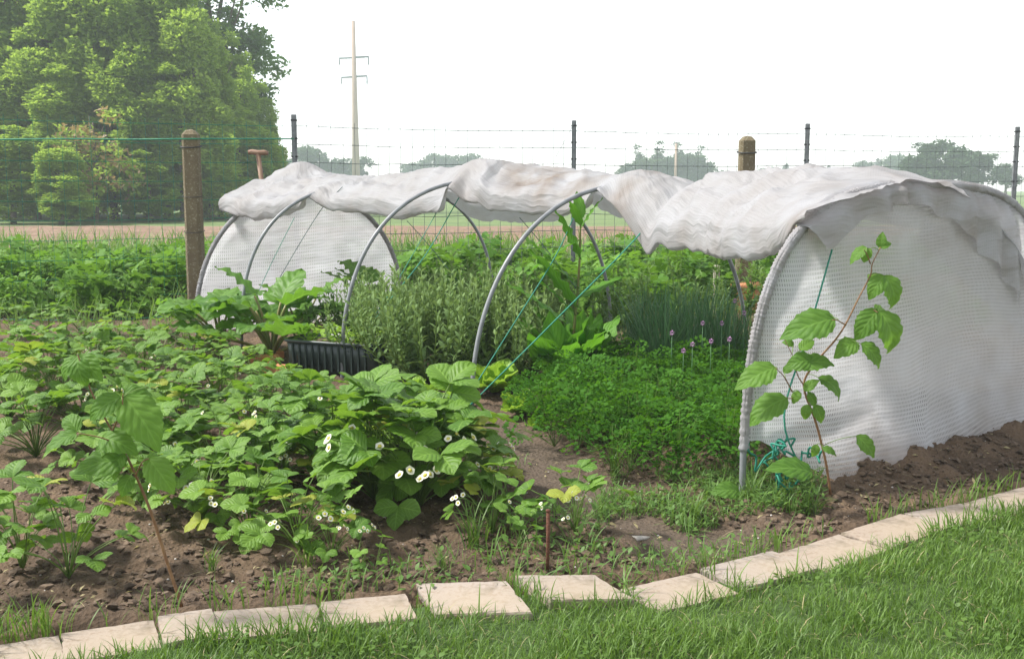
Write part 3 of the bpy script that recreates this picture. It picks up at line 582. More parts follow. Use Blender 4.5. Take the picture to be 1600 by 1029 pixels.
# ------------------------------------------------------------------ background: trees
def clump_tpl(s, k=3):
    return join([(leaf(s, s * 0.62, 'ovate', 2, 0.3, 0.8, cols=3), RZ(a) @ RX(e) @ RY(r), None) for a, e, r in ((0, .2, .3), (2.2, -.3, -.5), (4.1, .5, .9))[:k]])
def crown(blobs, n, size, mats, frac2=0.0, shell=0.45, droop=0.0):
    b = MB(); vol = np.array([r[0] * r[1] * r[2] for c, r in blobs]) ** (2 / 3); cnt = (vol / vol.sum() * n).astype(int)
    tp = clump_tpl(size)
    for (c, r), k in zip(blobs, cnt):
        d = rng.standard_normal((k, 3)); d /= np.linalg.norm(d, axis=1)[:, None]
        rad = (1 - shell * U(0, 1, k) ** 1.6)
        lump = 1 + 0.30 * fbm(d[:, 0] * 3 + c[0], d[:, 2] * 3 + d[:, 1] * 2, 5 + k % 13, 3)
        P = np.array(c) + d * np.array(r) * (rad * lump)[:, None]
        az = np.arctan2(-d[:, 0], d[:, 1]) + rng.normal(0, .8, k)
        R = RR(az, rng.normal(0.1 - droop, .5, k), rng.normal(0, .6, k), U(.6, 1.35, k))
        gap = fbm(P[:, 0] / (size * 4) + P[:, 1] * .7, P[:, 2] / (size * 4), 77, 2) > -.10; P, R, lump, k = P[gap], R[gap], lump[gap], int(gap.sum())
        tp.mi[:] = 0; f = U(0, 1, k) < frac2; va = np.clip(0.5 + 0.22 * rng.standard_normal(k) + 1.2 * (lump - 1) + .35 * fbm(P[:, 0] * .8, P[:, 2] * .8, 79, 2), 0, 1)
        b.scatter(tp, R[~f], P[~f], va[~f])
        if f.any(): t2 = Tpl(tp.V, [], tp.uv); t2.loops, t2.tot, t2.mi = tp.loops, tp.tot, tp.mi + 1; b.scatter(t2, R[f], P[f], va[f])
    return b.mesh('crown', mats)
def trunk(h, r, limbs, spread):
    parts = [(tube(catmull([(0, 0, -.3), (.03 * h * U(-1, 1), .03 * h * U(-1, 1), h * .5), (.05 * h * U(-1, 1), 0, h)], 5), np.linspace(r, r * .35, 11), 8), None, None)]
    for i in range(limbs):
        z = h * U(.35, .85); a = U(0, 6.28); l = spread * U(.5, 1)
        parts.append((tube(bezier((0, 0, z), (math.cos(a) * l * .4, math.sin(a) * l * .4, z + .1 * h), (math.cos(a) * l, math.sin(a) * l, z + h * .25), 6), np.linspace(r * .4, r * .1, 6), 5), None, None))
    return mesh1(join(parts), 'trunk', [M_bark])
def tree(name, meshes, loc, label, cat, group, rz, sc):
    o = obj(name, None, label=label, cat=cat, group=group, loc=loc, rot=(0, 0, rz), sc=sc)
    obj('trunk', meshes[0], parent=o); obj('crown', meshes[1], parent=o); return o
def hedge_kind(seed, bronze=0.0):
    bl = [((U(-.5, .5), U(-.4, .4), 1.9), (1.5, 1.4, 1.7)), ((U(-.5, .5), 0, 4.0), (1.6, 1.5, 1.9)), ((U(-.6, .6), 0, 6.2), (1.45, 1.4, 1.8)), ((U(-.6, .6), 0, 8.2), (1.25, 1.2, 1.6)), ((U(-.4, .4), 0, 9.9), (.8, .8, 1.3))]
    for i in range(14): bl.append(((U(-1.7, 1.7), U(-1.4, .2), U(.8, 8.5)), (.75, .75, .9)))
    return trunk(9, .16, 6, 1.2), crown(bl, 13000, .23, [M_hedge, M_brownl], bronze, .4)
HK = [hedge_kind(0), hedge_kind(1), hedge_kind(2)]; HB = hedge_kind(3, .35)
HT = [(-75, 50, 1.0), (15, 47, 1.05), (85, 49, 1.06), (150, 46, 1.02), (205, 48, 1.12), (262, 47, 1.02), (305, 46, 0.86), (345, 47.5, .70), (385, 50, .62), (425, 52, .42)]
HLb = ['hedge tree at the outer end of the tall hedge', 'second tall hedge tree from its outer end', 'bronze tinged tree in the tall hedge above the green wire', 'tall yellow green hedge tree beside the bronze one', 'tallest hedge tree in the middle of the hedge', 'yellow green hedge tree behind the mossy concrete post', 'rounded bright hedge tree just past the mossy post', 'shorter hedge tree under the open crowned tree', 'hedge tree with the spade handle in front of it', 'lowest hedge tree, at the inner end beside the first steel post']
for i, (u, d, s) in enumerate(HT):
    tree('hedge_tree', HB if i in (2,) else HK[i % 3], (D(u, 330, d)[0], d, -.1), HLb[i], 'tree', 'trees of the tall hedge', i * 1.3, s)
for i, (u, d, s) in enumerate(((-30, 54, 1.2), (36, 51, 1.12), (50, 53, 1.25), (118, 54, 1.22), (178, 53, 1.3), (238, 54, 1.2), (288, 52, .98), (325, 53, .86), (366, 54, .78), (405, 55, .58))):
    tree('hedge_tree', HK[(i + 1) % 3], (D(u, 330, d)[0], d, -.1), f'{ORD[i]} tree from outside in the rear line of the tall hedge', 'tree', 'rear line of the tall hedge', i * 2.1 + .5, (s, s, s))
for i, (u, d, s, sz) in enumerate(((-10, 45, .8, .62), (60, 45.5, .8, .7), (118, 44.5, .75, .55), (178, 45, .8, .66), (232, 45.5, .75, .72), (286, 44.8, .7, .56), (330, 45.5, .7, .5), (372, 46.5, .66, .42), (412, 47, .55, .36))):
    tree('hedge_tree', HK[(i + 2) % 3], (D(u, 330, d)[0], d, -.1), f'{ORD[i]} bushy tree from outside in the front line of the tall hedge', 'tree', 'front line of the tall hedge', i * 1.9 + .2, (s * 1.25, s, sz))
# tall thin-crowned tree behind the hedge
bl = [((U(-2.3, 3.0), U(-2, 2), U(4, 16)), (1.0, 1.0, .7)) for _ in range(64)]
tree('broad_tree', (trunk(12, .3, 14, 3.0), crown(bl, 5200, .28, [M_openl], 0, .8)), (D(352, 330, 58)[0], 58, -.1), 'tall loose crowned tree showing sky between its leaves, behind the hedge', 'tree', None, 0.3, 1.0)
bl = [((U(-.9, .9), U(-.7, .7), U(.4, 3.6)), (.75, .75, .7)) for _ in range(9)]
tree('bronze_shrub', (trunk(3, .06, 5, .8), crown(bl, 1500, .17, [M_hedge, M_brownl], .35, .5)), (D(150, 330, 42)[0], 42, -.1), 'bronze leaved shrub in front of the hedge below the green wire', 'shrub', None, 0, 1.25)
for i, (u, d, s) in enumerate(((95, 40, .5), (235, 43, .45), (20, 41, .6))):
    tree('hedge_shrub', HK[i], (D(u, 330, d)[0], d, -.1), ['low shrub at the foot of the bronze tree', 'low shrub at the hedge foot near the mossy post', 'low shrub at the outer foot of the hedge'][i], 'shrub', 'shrubs at the foot of the hedge', i + 2.0, (s * 1.3, s * 1.3, s * .55))
# far groves
def far_round(): return trunk(5, .25, 4, 1.6), crown([((U(-1.3, 1.3), U(-1.3, 1.3), U(2.5, 7.2)), (1.7, 1.7, 1.5)) for _ in range(10)], 1500, .55, [M_far], 0, .5)
def far_poplar(): return trunk(9, .22, 3, .5), crown([((U(-.3, .3), U(-.3, .3), z), (1.25 - .04 * z, 1.25 - .04 * z, 1.5)) for z in np.arange(1.5, 11, 1.2)], 1300, .5, [M_far], 0, .5)
def far_conifer(): return trunk(8, .2, 0, 1), crown([((0, 0, z), ((9.6 - z) * .26 + .12, (9.6 - z) * .26 + .12, .5)) for z in np.arange(1.2, 9.4, .6)], 1100, .5, [M_conif], 0, .6, .4)
FR = [far_round(), far_round()]; FPp = [far_poplar(), far_poplar()]; FC = [far_conifer()]
def fars(lst, kinds, name, cat, group, phrase, htab, wide=1.25):
    for i, (u, vt, d) in enumerate(lst):
        p = D(u, vt, d); k = kinds[i % len(kinds)]; tree(name, k, (p[0], d, -.15), f'{ORD[i]} {phrase}, from the hedge', cat, group, i * 1.7, ((p[2] + .15) / htab * wide * U(.9, 1.2), (p[2] + .15) / htab * wide, (p[2] + .15) / htab))
fars([(405, 238, 205), (452, 240, 215), (484, 226, 205), (508, 236, 210), (534, 240, 215), (562, 243, 212)], FC + FR, 'dark_far_tree', 'tree', 'dark trees around the mast', 'hazy dark tree in the clump around the mast', 9.0)
fars([(600, 276, 240), (640, 256, 260), (660, 246, 265), (684, 242, 262), (708, 240, 268), (732, 242, 262), (752, 250, 266)], FR, 'grove_tree', 'tree', 'pale rounded grove', 'pale tree of the rounded grove before the middle steel post', 8.4)
fars([(972, 262, 200), (985, 240, 205), (1000, 232, 207), (1014, 236, 204), (1030, 227, 206), (1046, 226, 204), (1062, 229, 207), (1078, 228, 204), (1094, 234, 205), (1103, 238, 204), (1118, 266, 200)], [FPp[0], FR[0], FPp[1], FR[1]], 'poplar', 'tree', 'row of hazy poplars', 'hazy tree in the poplar grove beside the lichened post', 10.4, 1.35)
fars([(1135, 264, 260), (1200, 262, 270), (1228, 256, 265), (1242, 262, 270), (1278, 262, 270), (1294, 258, 268), (1330, 258, 262), (1350, 253, 260), (1372, 248, 255), (1395, 238, 240), (1408, 246, 245)], FR + FC, 'distant_tree', 'tree', 'low distant trees', 'low distant tree on the skyline past the poplars', 8.4)
fars([(1436, 238, 135), (1462, 222, 138), (1490, 224, 136), (1530, 240, 140), (1575, 252, 150)], FR, 'near_far_tree', 'tree', 'dark trees over the near end', 'blue green tree above the near end of the cover', 8.4)

# mast and second pole
md = 200.0; x = D(556, 250, md)[0]; mast = obj('power_mast', None, label='tall tapering pale power mast with two cross arms', cat='mast', loc=(x, md, 0))
obj('shaft', mesh1(tube([(0, 0, -1), (0, 0, 15), (0, 0, 30.5)], [.80, .52, .30], 12), 'shaft', [M_mast]), parent=mast)
for z, w in ((D(556, 90, md)[2], 2.7), (D(556, 120, md)[2], 2.35)):
    ar = obj('cross_arm', mesh1(tube([(-w, .2, z - .12), (0, 0, z), (w, -.2, z + .12)], [.17, .22, .17], 6), 'cross_arm', [M_steel]), parent=mast)
    for s in (-1, 1): obj('insulator', mesh1(tube([(s * w * .97, 0, z), (s * w * .97, 0, z - 1.3)], .13, 6), 'insulator', [M_steel]), parent=ar)
x = D(1056, 260, 190)[0]; pl = obj('far_pole', None, label='thin pale pole in front of the poplar grove', cat='pole', loc=(x, 190, 0))
obj('shaft', mesh1(tube([(0, 0, -1), (0, 0, 8.6)], [.26, .2], 10), 'shaft', [M_mast]), parent=pl)
obj('cap', mesh1(tube([(0, 0, 8.55), (0, 0, 8.75)], [.26, .12], 10), 'cap', [M_steel]), parent=pl)

# ------------------------------------------------------------------ plants: crops beyond the fence
lf = leaf(.085, .058, 'ovate', 4, .25, .6, cols=3)
def bush_mesh(name, n, r, h, tpl, mats, up=0.3, stems=12, el=0.1):
    b = MB(); d = rng.standard_normal((n, 3)); d[:, 2] = np.abs(d[:, 2]); d /= np.linalg.norm(d, axis=1)[:, None]
    rad = 1 - .55 * U(0, 1, n) ** 1.5; lump = 1 + .35 * fbm(d[:, 0] * 3 + r * 50, d[:, 1] * 3 + d[:, 2] * 2, 3, 3)
    P = d * np.array([r, r, h]) * (rad * lump)[:, None]; P[:, 2] += .02
    b.scatter(tpl, RR(np.arctan2(-d[:, 0], d[:, 1]) + rng.normal(0, .7, n), rng.normal(el, .4, n), rng.normal(0, .5, n), U(.6, 1.3, n)), P)
    for i in range(stems):
        a = U(0, 6.28); rr = r * U(.2, .8); b.add(tube(bezier((0, 0, -.02), (math.cos(a) * rr * .4, math.sin(a) * rr * .4, h * .5), (math.cos(a) * rr, math.sin(a) * rr, h * .85), 5), [.006, .005, .004, .003, .002], 4), mi=1)
    return b.mesh(name, mats)
plf = join([(lf, None, (0, .05, 0)), (lf, RZ(1.0) * .85, (0, .02, 0)), (lf, RZ(-1.0) * .85, (0, .02, 0)), (lf, RZ(1.5) * .6, (0, -.03, 0)), (lf, RZ(-1.5) * .6, (0, -.03, 0))])
POT = [bush_mesh('potato_foliage', 200, .34, .46, plf, [M_pota, M_stalk]) for _ in range(3)]
def plant_list(name, kinds, spots, cat, group, labeler, smin=.85, smax=1.15):
    for i, (x, y) in enumerate(spots):
        obj(name, kinds[i % len(kinds)], loc=(x, y, hz(x, y) if y < 15 and abs(x) < 8 else -.1), rot=(0, 0, U(0, 6.28)), sc=U(smin, smax), label=labeler(i), cat=cat, group=group)
rows = [('nearest the low green wire', 10.6, -6.2, -3.4, 5), ('in the middle of the plot behind the mesh', 11.9, -6.4, -3.3, 6), ('in the third row behind the green mesh', 13.2, -7.0, -3.2, 7), ('farthest back by the ploughed strip', 14.8, -7.6, -3.0, 8)]
for nm, y, x0, x1, k in rows:
    sp = [(x0 + (x1 - x0) * (j + .5) / k + U(-.12, .12), y + U(-.25, .25)) for j in range(k)]
    plant_list('potato_plant', POT, sp, 'potato plant', 'potato plants left of the mossy post', lambda i: f'{ORD[i]} potato plant from outside, row {nm}')
rows = [('just past the tunnel hoops', 9.9, -.6, 1.5, 4), ('behind the hoops under the cover', 11.1, -1.7, 2.0, 6), ('in front of the steel fence posts', 12.2, -2.0, 3.2, 8), ('at the edge of the ploughed field', 14.0, -2.2, 4.2, 9)]
for nm, y, x0, x1, k in rows:
    sp = [(x0 + (x1 - x0) * (j + .5) / k + U(-.12, .12), y + U(-.2, .2)) for j in range(k)]
    plant_list('potato_plant', POT, sp, 'potato plant', 'potato plants seen through the tunnel', lambda i: f'{ORD[i]} potato plant from the far net, row {nm}', .95, 1.3)
# rough grass fringe before the ploughed field
bl_t = leaf(.42, .012, 'lance', 4, .1, .9, cols=2, base=.6)
def grass_obj(name, P, m, label, hmin=.5, hmax=1.1, parent=None, el=1.15, els=.22, tpl=None):
    k = len(P); b = MB(); b.scatter(tpl or bl_t, RR(U(0, 6.28, k), rng.normal(el, els, k), rng.normal(0, .3, k), U(hmin, hmax, k)), P); return obj(name, b.mesh(name, [m]), label=label, kind='stuff', parent=parent)
k = 13000; P = np.stack([U(-9, 8, k), U(15.2, 20.6, k), np.full(k, -.14)], -1); P[:, 0] *= P[:, 1] / 15
grass_obj('rough_grass', P, M_weed, 'rough grass fringe before the ploughed field', .6, 1.9)
k = 7000; P = np.stack([U(-8, 5, k), U(9.4, 15, k), np.full(k, -.02)], -1)
grass_obj('fence_grass', P, M_weed, 'long grass growing through the fence', .35, .9)

# ------------------------------------------------------------------ weeds between tunnel and fence
nl = leaf(.11, .020, 'lance', 4, .2, .8, cols=3)
def tall_weed(h, n, lt, stems):
    b = MB()
    for s in range(stems):
        a = U(0, 6.28); l = U(.02, .16); top = np.array([math.cos(a) * l, math.sin(a) * l, h * U(.7, 1)]); B = bezier((0, 0, -.02), (top[0] * .2, top[1] * .2, h * .5), top, 12)
        b.add(tube(B, np.linspace(.004, .0015, 12), 4), mi=1)
        t = U(.12, 1, n); P = np.stack([np.interp(t, np.linspace(0, 1, 12), B[:, j]) for j in range(3)], -1)
        b.scatter(lt, RR(np.arange(n) * 2.4 + U(0, 6), rng.normal(.5, .3, n), rng.normal(0, .3, n), (1.25 - .7 * t) * U(.8, 1.2, n)), P)
    return b.mesh('weed_foliage', [M_weed, M_stalk])
TW = [tall_weed(.62, 26, nl, 7), tall_weed(.5, 22, leaf(.10, .034, 'ovate', 4, .2, .7, cols=3), 9), tall_weed(.8, 30, nl, 5)]
wsp = [G(u, v)[:2] for u, v in ((960, 545), (985, 520), (1010, 545), (1035, 500), (1060, 530), (1085, 480), (950, 500), (1120, 505), (1010, 480), (1145, 490), (920, 515), (870, 520), (840, 500), (1070, 560), (1130, 540), (990, 575), (935, 560), (1140, 506), (1192, 505), (1166, 510))]
wsp = sorted(wsp, key=lambda p: p[0] / p[1]); plant_list('tall_weed', TW, wsp, 'weed', 'weeds behind the chives', lambda i: f'{ORD[i]} tall feathery weed from the bolting dock towards the near net', .75, 1.1)
k = 2600; P = []
while len(P) < k:
    u, v = U(840, 1175), U(470, 600); g = G(u, v); P.append((g[0], g[1], hz(g[0], g[1]) if False else 0.0))
grass_obj('weedy_ground_cover', np.array(P), M_weed, 'tangled weeds and grass inside the tunnel', .15, .55, el=.8, els=.5)
k = 260; P = np.array([G(U(930, 1170), U(470, 580)) for _ in range(k)]); P[:, 2] = .03
grass_obj('dry_straw', P, M_straws, 'dry straw lying among the weeds', .3, .8, el=.15, els=.2)

# stakes and terracotta
for u, vt, vb, w, lb in ((1012, 430, 492, .045, 'short grey wooden stake among the weeds by the dock'), (1119, 414, 492, .05, 'taller grey wooden stake near the terracotta trough')):
    g = G(u, vb); z = D(u, vt, g[1])[2]; t = box(w, w * .8, z + .1, .004); t.V[:, 2] -= .1; t.V[-4:, 0] *= .8
    obj('wooden_stake', mesh1(t, 'wooden_stake', [M_stake], smooth=False), loc=(g[0], g[1], 0), rot=(.03, -.04, .4), label=lb, cat='stake', group='wooden stakes')
g = D(1168, 440, 10.55); tr = obj('terracotta_trough', None, label='orange terracotta trough at the foot of the lichened post', cat='planter', loc=(g[0], 10.55, 0))
tp = box(.22, .13, .26, .008); tp.V[:, :2] *= (0.86 + .14 * tp.V[:, 2:3] / .26); obj('body', mesh1(tp, 'body', [M_terra], smooth=False), parent=tr)
obj('rim', mesh1(tube([(-.13, -.08, .29), (.13, -.08, .29), (.13, .08, .29), (-.13, .08, .29), (-.13, -.08, .29)], .030, 8), 'rim', [M_terra]), parent=tr)
sp = obj('spade', None, label='wooden T handle of a spade standing behind the cover', cat='spade', loc=(D(404, 260, 10.6)[0], 10.6, 0))
zt = D(402, 239, 10.6)[2]; obj('shaft', mesh1(tube([(.16, 0, .0), (.06, 0, zt * .6), (0.0, 0, zt - .01)], [.022, .021, .024], 8), 'shaft', [M_wood]), parent=sp)
obj('handle', mesh1(tube([(-.095, 0, zt + .006), (-.06, 0, zt + .01), (0, 0, zt), (.06, 0, zt + .004), (.095, 0, zt - .004)], [.020, .025, .026, .025, .020], 8), 'handle', [M_wood]), parent=sp)
bb = box(.16, .012, .26, .004); bb.V[:4, 0] *= .8; obj('blade', mesh1(bb, 'blade', [M_post], smooth=False), parent=sp, loc=(.19, 0, -.14))

# ------------------------------------------------------------------ sage
sl = leaf(.062, .019, 'lance', 4, .3, .7, cols=3)
def sage_mesh():
    b = MB()
    for s in range(74):
        a = U(0, 6.28); r0 = .05 + .12 * U(0, 1); r1 = r0 + U(.05, .24); h = U(.40, .66) * (1 - .35 * (r1 / .4) ** 2)
        B = bezier((math.cos(a) * r0 * .6, math.sin(a) * r0 * .6, 0), (math.cos(a) * r1, math.sin(a) * r1, h * .45), (math.cos(a) * r1 * 1.05, math.sin(a) * r1 * 1.05, h), 8)
        b.add(tube(B, np.linspace(.004, .002, 8), 4), mi=1)
        n = 26; t = np.repeat(np.linspace(.15, 1, n // 2), 2); P = np.stack([np.interp(t, np.linspace(0, 1, 8), B[:, j]) for j in range(3)], -1)
        az = np.tile([0, math.pi], n // 2) + np.repeat(np.arange(n // 2) * 1.57, 2) + U(0, 6)
        b.scatter(sl, RR(az, rng.normal(.45, .25, n) + .5 * t, rng.normal(0, .3, n), (1.2 - .5 * t) * U(.7, 1.2, n)), P, np.clip(t * .7 + U(-.2, .3, n), 0, 1))
    return b.mesh('sage_foliage', [M_sage, M_stalk])
SG = [sage_mesh(), sage_mesh()]
for i, (u, v, s, lb) in enumerate(((555, 560, .80, 'low grey green sage bush beside the green tub'), (610, 585, .98, 'grey green sage bush just right of the green tub'), (672, 598, 1.08, 'dense grey green sage bush in the middle of the sage row'), (735, 585, 1.08, 'tall grey green sage bush behind the second hoop'), (795, 596, 1.0, 'grey green sage bush between second hoop and dock'), (700, 545, 1.0, 'sage bush in the second row under the cover'), (835, 545, .92, 'grey green sage bush touching the bolting dock'), (615, 545, .9, 'sage bush behind the tub under the third hoop'))):
    g = G(u, v); obj('sage_bush', SG[i % 2], loc=(g[0], g[1], hz(g[0], g[1])), rot=(0, 0, U(0, 6.28)), sc=(s * 1.2, s * 1.2, s * 1.12), label=lb, cat='sage bush', group='sage bushes inside the tunnel')

# ------------------------------------------------------------------ rhubarb
RHL = [leaf(.34, .30, 'heart', 14, .35, c, .05, w, 4.0, cols=9) for c, w in ((.7, .05), (1.2, .06), (.3, .045))]
RHM = []
for k, (tp, (r, h)) in enumerate([(RHL[i % 3], q) for i, q in enumerate(((.10, .30), (.22, .26), (.30, .16), (.12, .42), (.05, .52)))]):
    B = bezier((0, 0, 0), (0, r * .3, h * .6), (0, r, h), 7); st = tube(B, np.linspace(.013, .008, 7), 7, 1)
    RHM.append(mesh1(join([(st, None, None), (tp, RX(.35 if k < 3 else .75), (0, r, h))]), 'rhubarb_leaf', [M_rhub, M_rstalk]))
def rhubarb(u, v, lb, n, s, vis):
    g = G(u, v); o = obj('rhubarb_plant', None, label=lb, cat='rhubarb', group='rhubarb plants', loc=(g[0], g[1], hz(g[0], g[1])), sc=s)
    for i in range(n):
        k = vis[i % len(vis)]; obj('leaf', RHM[k], parent=o, rot=(U(-.12, .12), U(-.12, .12), i * 2.4 + U(-.3, .3)), sc=U(.75, 1.1))
rhubarb(425, 562, 'big leaved rhubarb between the far hoop and the green tub', 20, 1.2, (0, 1, 2, 1, 0, 2, 3))
rhubarb(345, 552, 'low rhubarb at the foot of the far net', 13, 1.1, (0, 1, 2, 2, 1))
rhubarb(575, 518, 'rhubarb with tall yellowing leaves behind the third hoop', 13, .95, (0, 3, 0, 4, 1))
rhubarb(470, 540, 'dark leaved rhubarb just left of the tub', 9, .85, (0, 1, 3, 1))

# ------------------------------------------------------------------ tub, seedlings, bricks
g = G(548, 594); tub = obj('plant_tub', None, label='dark green ribbed plastic tub of seedlings at the third hoop', cat='tub', loc=(g[0] - .07, g[1] + .30, .02), rot=(0, 0, -.42), sc=(1, 1, 1.05))
def rrect(w, d, r, z, n=6):
    P = []
    for cx, cy, a0 in ((w / 2 - r, d / 2 - r, 0), (-w / 2 + r, d / 2 - r, 1), (-w / 2 + r, -d / 2 + r, 2), (w / 2 - r, -d / 2 + r, 3)):
        for k in range(n + 1): a = (a0 + k / n) * math.pi / 2; P.append((cx + r * math.cos(a), cy + r * math.sin(a), z))
    return P
def ringmesh(rings, closed_bottom=True):
    n = len(rings[0]); V = [p for r in rings for p in r]; F = [(i * n + k, i * n + (k + 1) % n, (i + 1) * n + (k + 1) % n, (i + 1) * n + k) for i in range(len(rings) - 1) for k in range(n)]
    if closed_bottom: F.append(tuple(range(n))[::-1])
    return Tpl(V, F)
W_, D_ = .74, .44
obj('body', mesh1(ringmesh([rrect(W_ - .06, D_ - .06, .07, 0), rrect(W_ - .02, D_ - .02, .085, .10), rrect(W_, D_, .09, .2), rrect(W_ - .02, D_ - .02, .085, .2), rrect(W_ - .04, D_ - .04, .08, .12)]), 'body', [M_tray]), parent=tub)
obj('rim', mesh1(ringmesh([rrect(W_ + .002, D_ + .002, .09, .19), rrect(W_ + .03, D_ + .03, .10, .192), rrect(W_ + .03, D_ + .03, .10, .206), rrect(W_ - .012, D_ - .012, .086, .208)], False), 'rim', [M_tray]), parent=tub)
ri = box(.012, .020, .165); pts = rrect(W_ - .012, D_ - .012, .087, .02, 3)
rm = mesh1(ri, 'rib', [M_tray], smooth=False)
per = []
for k in range(12): per.append(((-W_ / 2 + .09 + k * (W_ - .18) / 11), -D_ / 2 + .007, 0)); per.append(((-W_ / 2 + .09 + k * (W_ - .18) / 11), D_ / 2 - .007, 0))
for k in range(8): per.append((-W_ / 2 + .007, -D_ / 2 + .09 + k * (D_ - .18) / 7, math.pi / 2)); per.append((W_ / 2 - .007, -D_ / 2 + .09 + k * (D_ - .18) / 7, math.pi / 2))
for x, y, a in per: obj('rib', rm, parent=tub, loc=(x, y, .02), rot=(0, 0, a))
fl_ = ringmesh([rrect(W_ - .05, D_ - .05, .08, .165)]); obj('potting_soil', mesh1(fl_, 'potting_soil', [M_clod]), parent=tub)
k = 420; P = np.stack([U(-.24, .24, k), U(-.16, .16, k), U(.17, .25, k)], -1); b = MB(); b.scatter(leaf(.05, .03, 'obov', 4, .2, .6, cols=3), RR(U(0, 6.28, k), rng.normal(.3, .4, k), 0, U(.5, 1.1, k)), P)
obj('seedlings', b.mesh('seedlings', [M_lett]), loc=tub.location, rot=tub.rotation_euler, sc=(1.25, 1.05, 1.1), kind='stuff', label='pale green seedlings filling the tub')
bk = mesh1(box(.21, .10, .055, .004), 'brick', [M_terra], smooth=False)
for i, (u, v, z, a, lb) in enumerate(((412, 572, .02, .35, 'orange brick lying across in front of the rhubarb'), (432, 585, .01, -.25, 'orange brick nearest the green tub'), (428, 560, .02, -1.1, 'orange brick tilted against the rhubarb crown'))):
    g = G(u, v); obj('brick', bk, loc=(g[0], g[1], z), rot=(.05, .06 * i, a), label=lb, cat='brick', group='orange bricks by the tub')

# ------------------------------------------------------------------ bolting dock
g = G(890, 606); dk = obj('dock_plant', None, label='tall bolting dock with long upright leaves and a leafy stem', cat='dock', loc=(g[0], g[1], 0), sc=(1.2, 1.2, 1.0))
DL = [mesh1(leaf(.46, .17, 'lance', 12, .35, c, 0, .03, 5, cols=5), 'dock_leaf', [M_dock]) for c in (.3, .8, -.3)]
H_ = D(905, 338, g[1])[2]; stem = catmull([(0, 0, 0), (.02, 0, .35), (.045, 0, .75), (.05, 0, H_)], 6)
obj('stem', mesh1(tube(stem, np.linspace(.010, .004, len(stem)), 7), 'stem', [M_rstalk]), parent=dk)
for i in range(28):
    a = i * 2.4; e = U(.9, 1.45); obj('leaf', DL[i % 3], parent=dk, M=Matrix.Translation((math.cos(a) * .03, math.sin(a) * .03, .02)) @ Euler((e, U(-.3, .3), a)).to_matrix().to_4x4() @ Matrix.Scale(U(.8, 1.15), 4))
for z, a, e, s in ((.45, 1.7, .9, .75), (.55, -1.2, .5, .75), (.68, -1.45, .45, .7), (.36, 1.5, .75, 1.0), (.62, 1.6, .9, .95), (.8, 1.9, 1.2, .75), (.5, 2.0, 1.0, 1.0), (.92, 1.5, -.6, .75), (.98, -1.5, 1.1, .5), (H_ - .02, .3, 1.3, .4), (H_ - .06, 2.4, 1.1, .4)):
    x = np.interp(z, stem[:, 2], stem[:, 0]); obj('leaf', DL[0], parent=dk, M=Matrix.Translation((x, 0, z)) @ Euler((e, 0, a)).to_matrix().to_4x4() @ Matrix.Scale(s, 4))

# ------------------------------------------------------------------ lettuces
LT = [mesh1(leaf(.15, .12, 'obov', 10, .4, c, .04, .06, 4, cols=7), 'lettuce_leaf', [M_lett]) for c in (-.5, .2, .8)]
for u, v, s, lb in ((772, 618, 1.6, 'yellow green lettuce right beside the foot of the second hoop'), (700, 640, .85, 'lettuce half hidden behind the large strawberry plant'), (812, 652, 1.1, 'small lettuce at the twine knot beside the path'), (866, 642, 1.1, 'lettuce at the edge of the parsley'), (650, 622, .8, 'lettuce peeping out in front of the sage'), (838, 668, .55, 'smallest lettuce, on bare soil by the parsley corner')):
    g = G(u, v); o = obj('lettuce', None, label=lb, cat='lettuce', group='lettuces', loc=(g[0], g[1], hz(g[0], g[1])), sc=s)
    for i in range(16):
        a = i * 2.4; e = .35 + .055 * i; obj('leaf', LT[i % 3], parent=o, M=Matrix.Translation((math.cos(a) * .01, math.sin(a) * .01, .01)) @ Euler((e, U(-.3, .3), a)).to_matrix().to_4x4() @ Matrix.Scale(U(.75, 1.05), 4))

# ------------------------------------------------------------------ parsley and chives
pl1 = leaf(.022, .016, 'obov', 2, .3, .5, .25, cols=3)
fr = []
for i, (x, y, a, s) in enumerate(((0, .055, 0, 1.1), (.016, .05, -.6, .95), (-.016, .05, .6, .95), (.026, .03, -1.1, 1), (-.026, .03, 1.1, 1), (.045, .022, -1.3, .9), (-.045, .022, 1.3, .9), (.036, .040, -.8, .8), (-.036, .04, .8, .8))): fr.append((pl1, RZ(a) * s @ RX(U(-.2, .4)), (x, y, U(-.006, .006))))
frond = join(fr); poly = [(822, 668), (850, 632), (905, 606), (1000, 598), (1165, 592), (1185, 640), (1172, 705), (1140, 748), (1060, 752), (980, 742), (905, 712), (845, 692)]
def inpoly(x, y, pg):
    c = False; n = len(pg); j = n - 1
    for i in range(n):
        if (pg[i][1] > y) != (pg[j][1] > y) and x < (pg[j][0] - pg[i][0]) * (y - pg[i][1]) / (pg[j][1] - pg[i][1]) + pg[i][0]: c = not c
        j = i
    return c
PG = [tuple(G(u, v)[:2]) for u, v in poly]; bx = np.array(PG); P = []; ctr = bx.mean(0)
PLc = []
while len(PLc) < 95:
    x, y = U(bx[:, 0].min(), bx[:, 0].max()), U(bx[:, 1].min(), bx[:, 1].max())
    if inpoly(x, y, PG): PLc.append((x, y))
b = MB(); stk = MB()
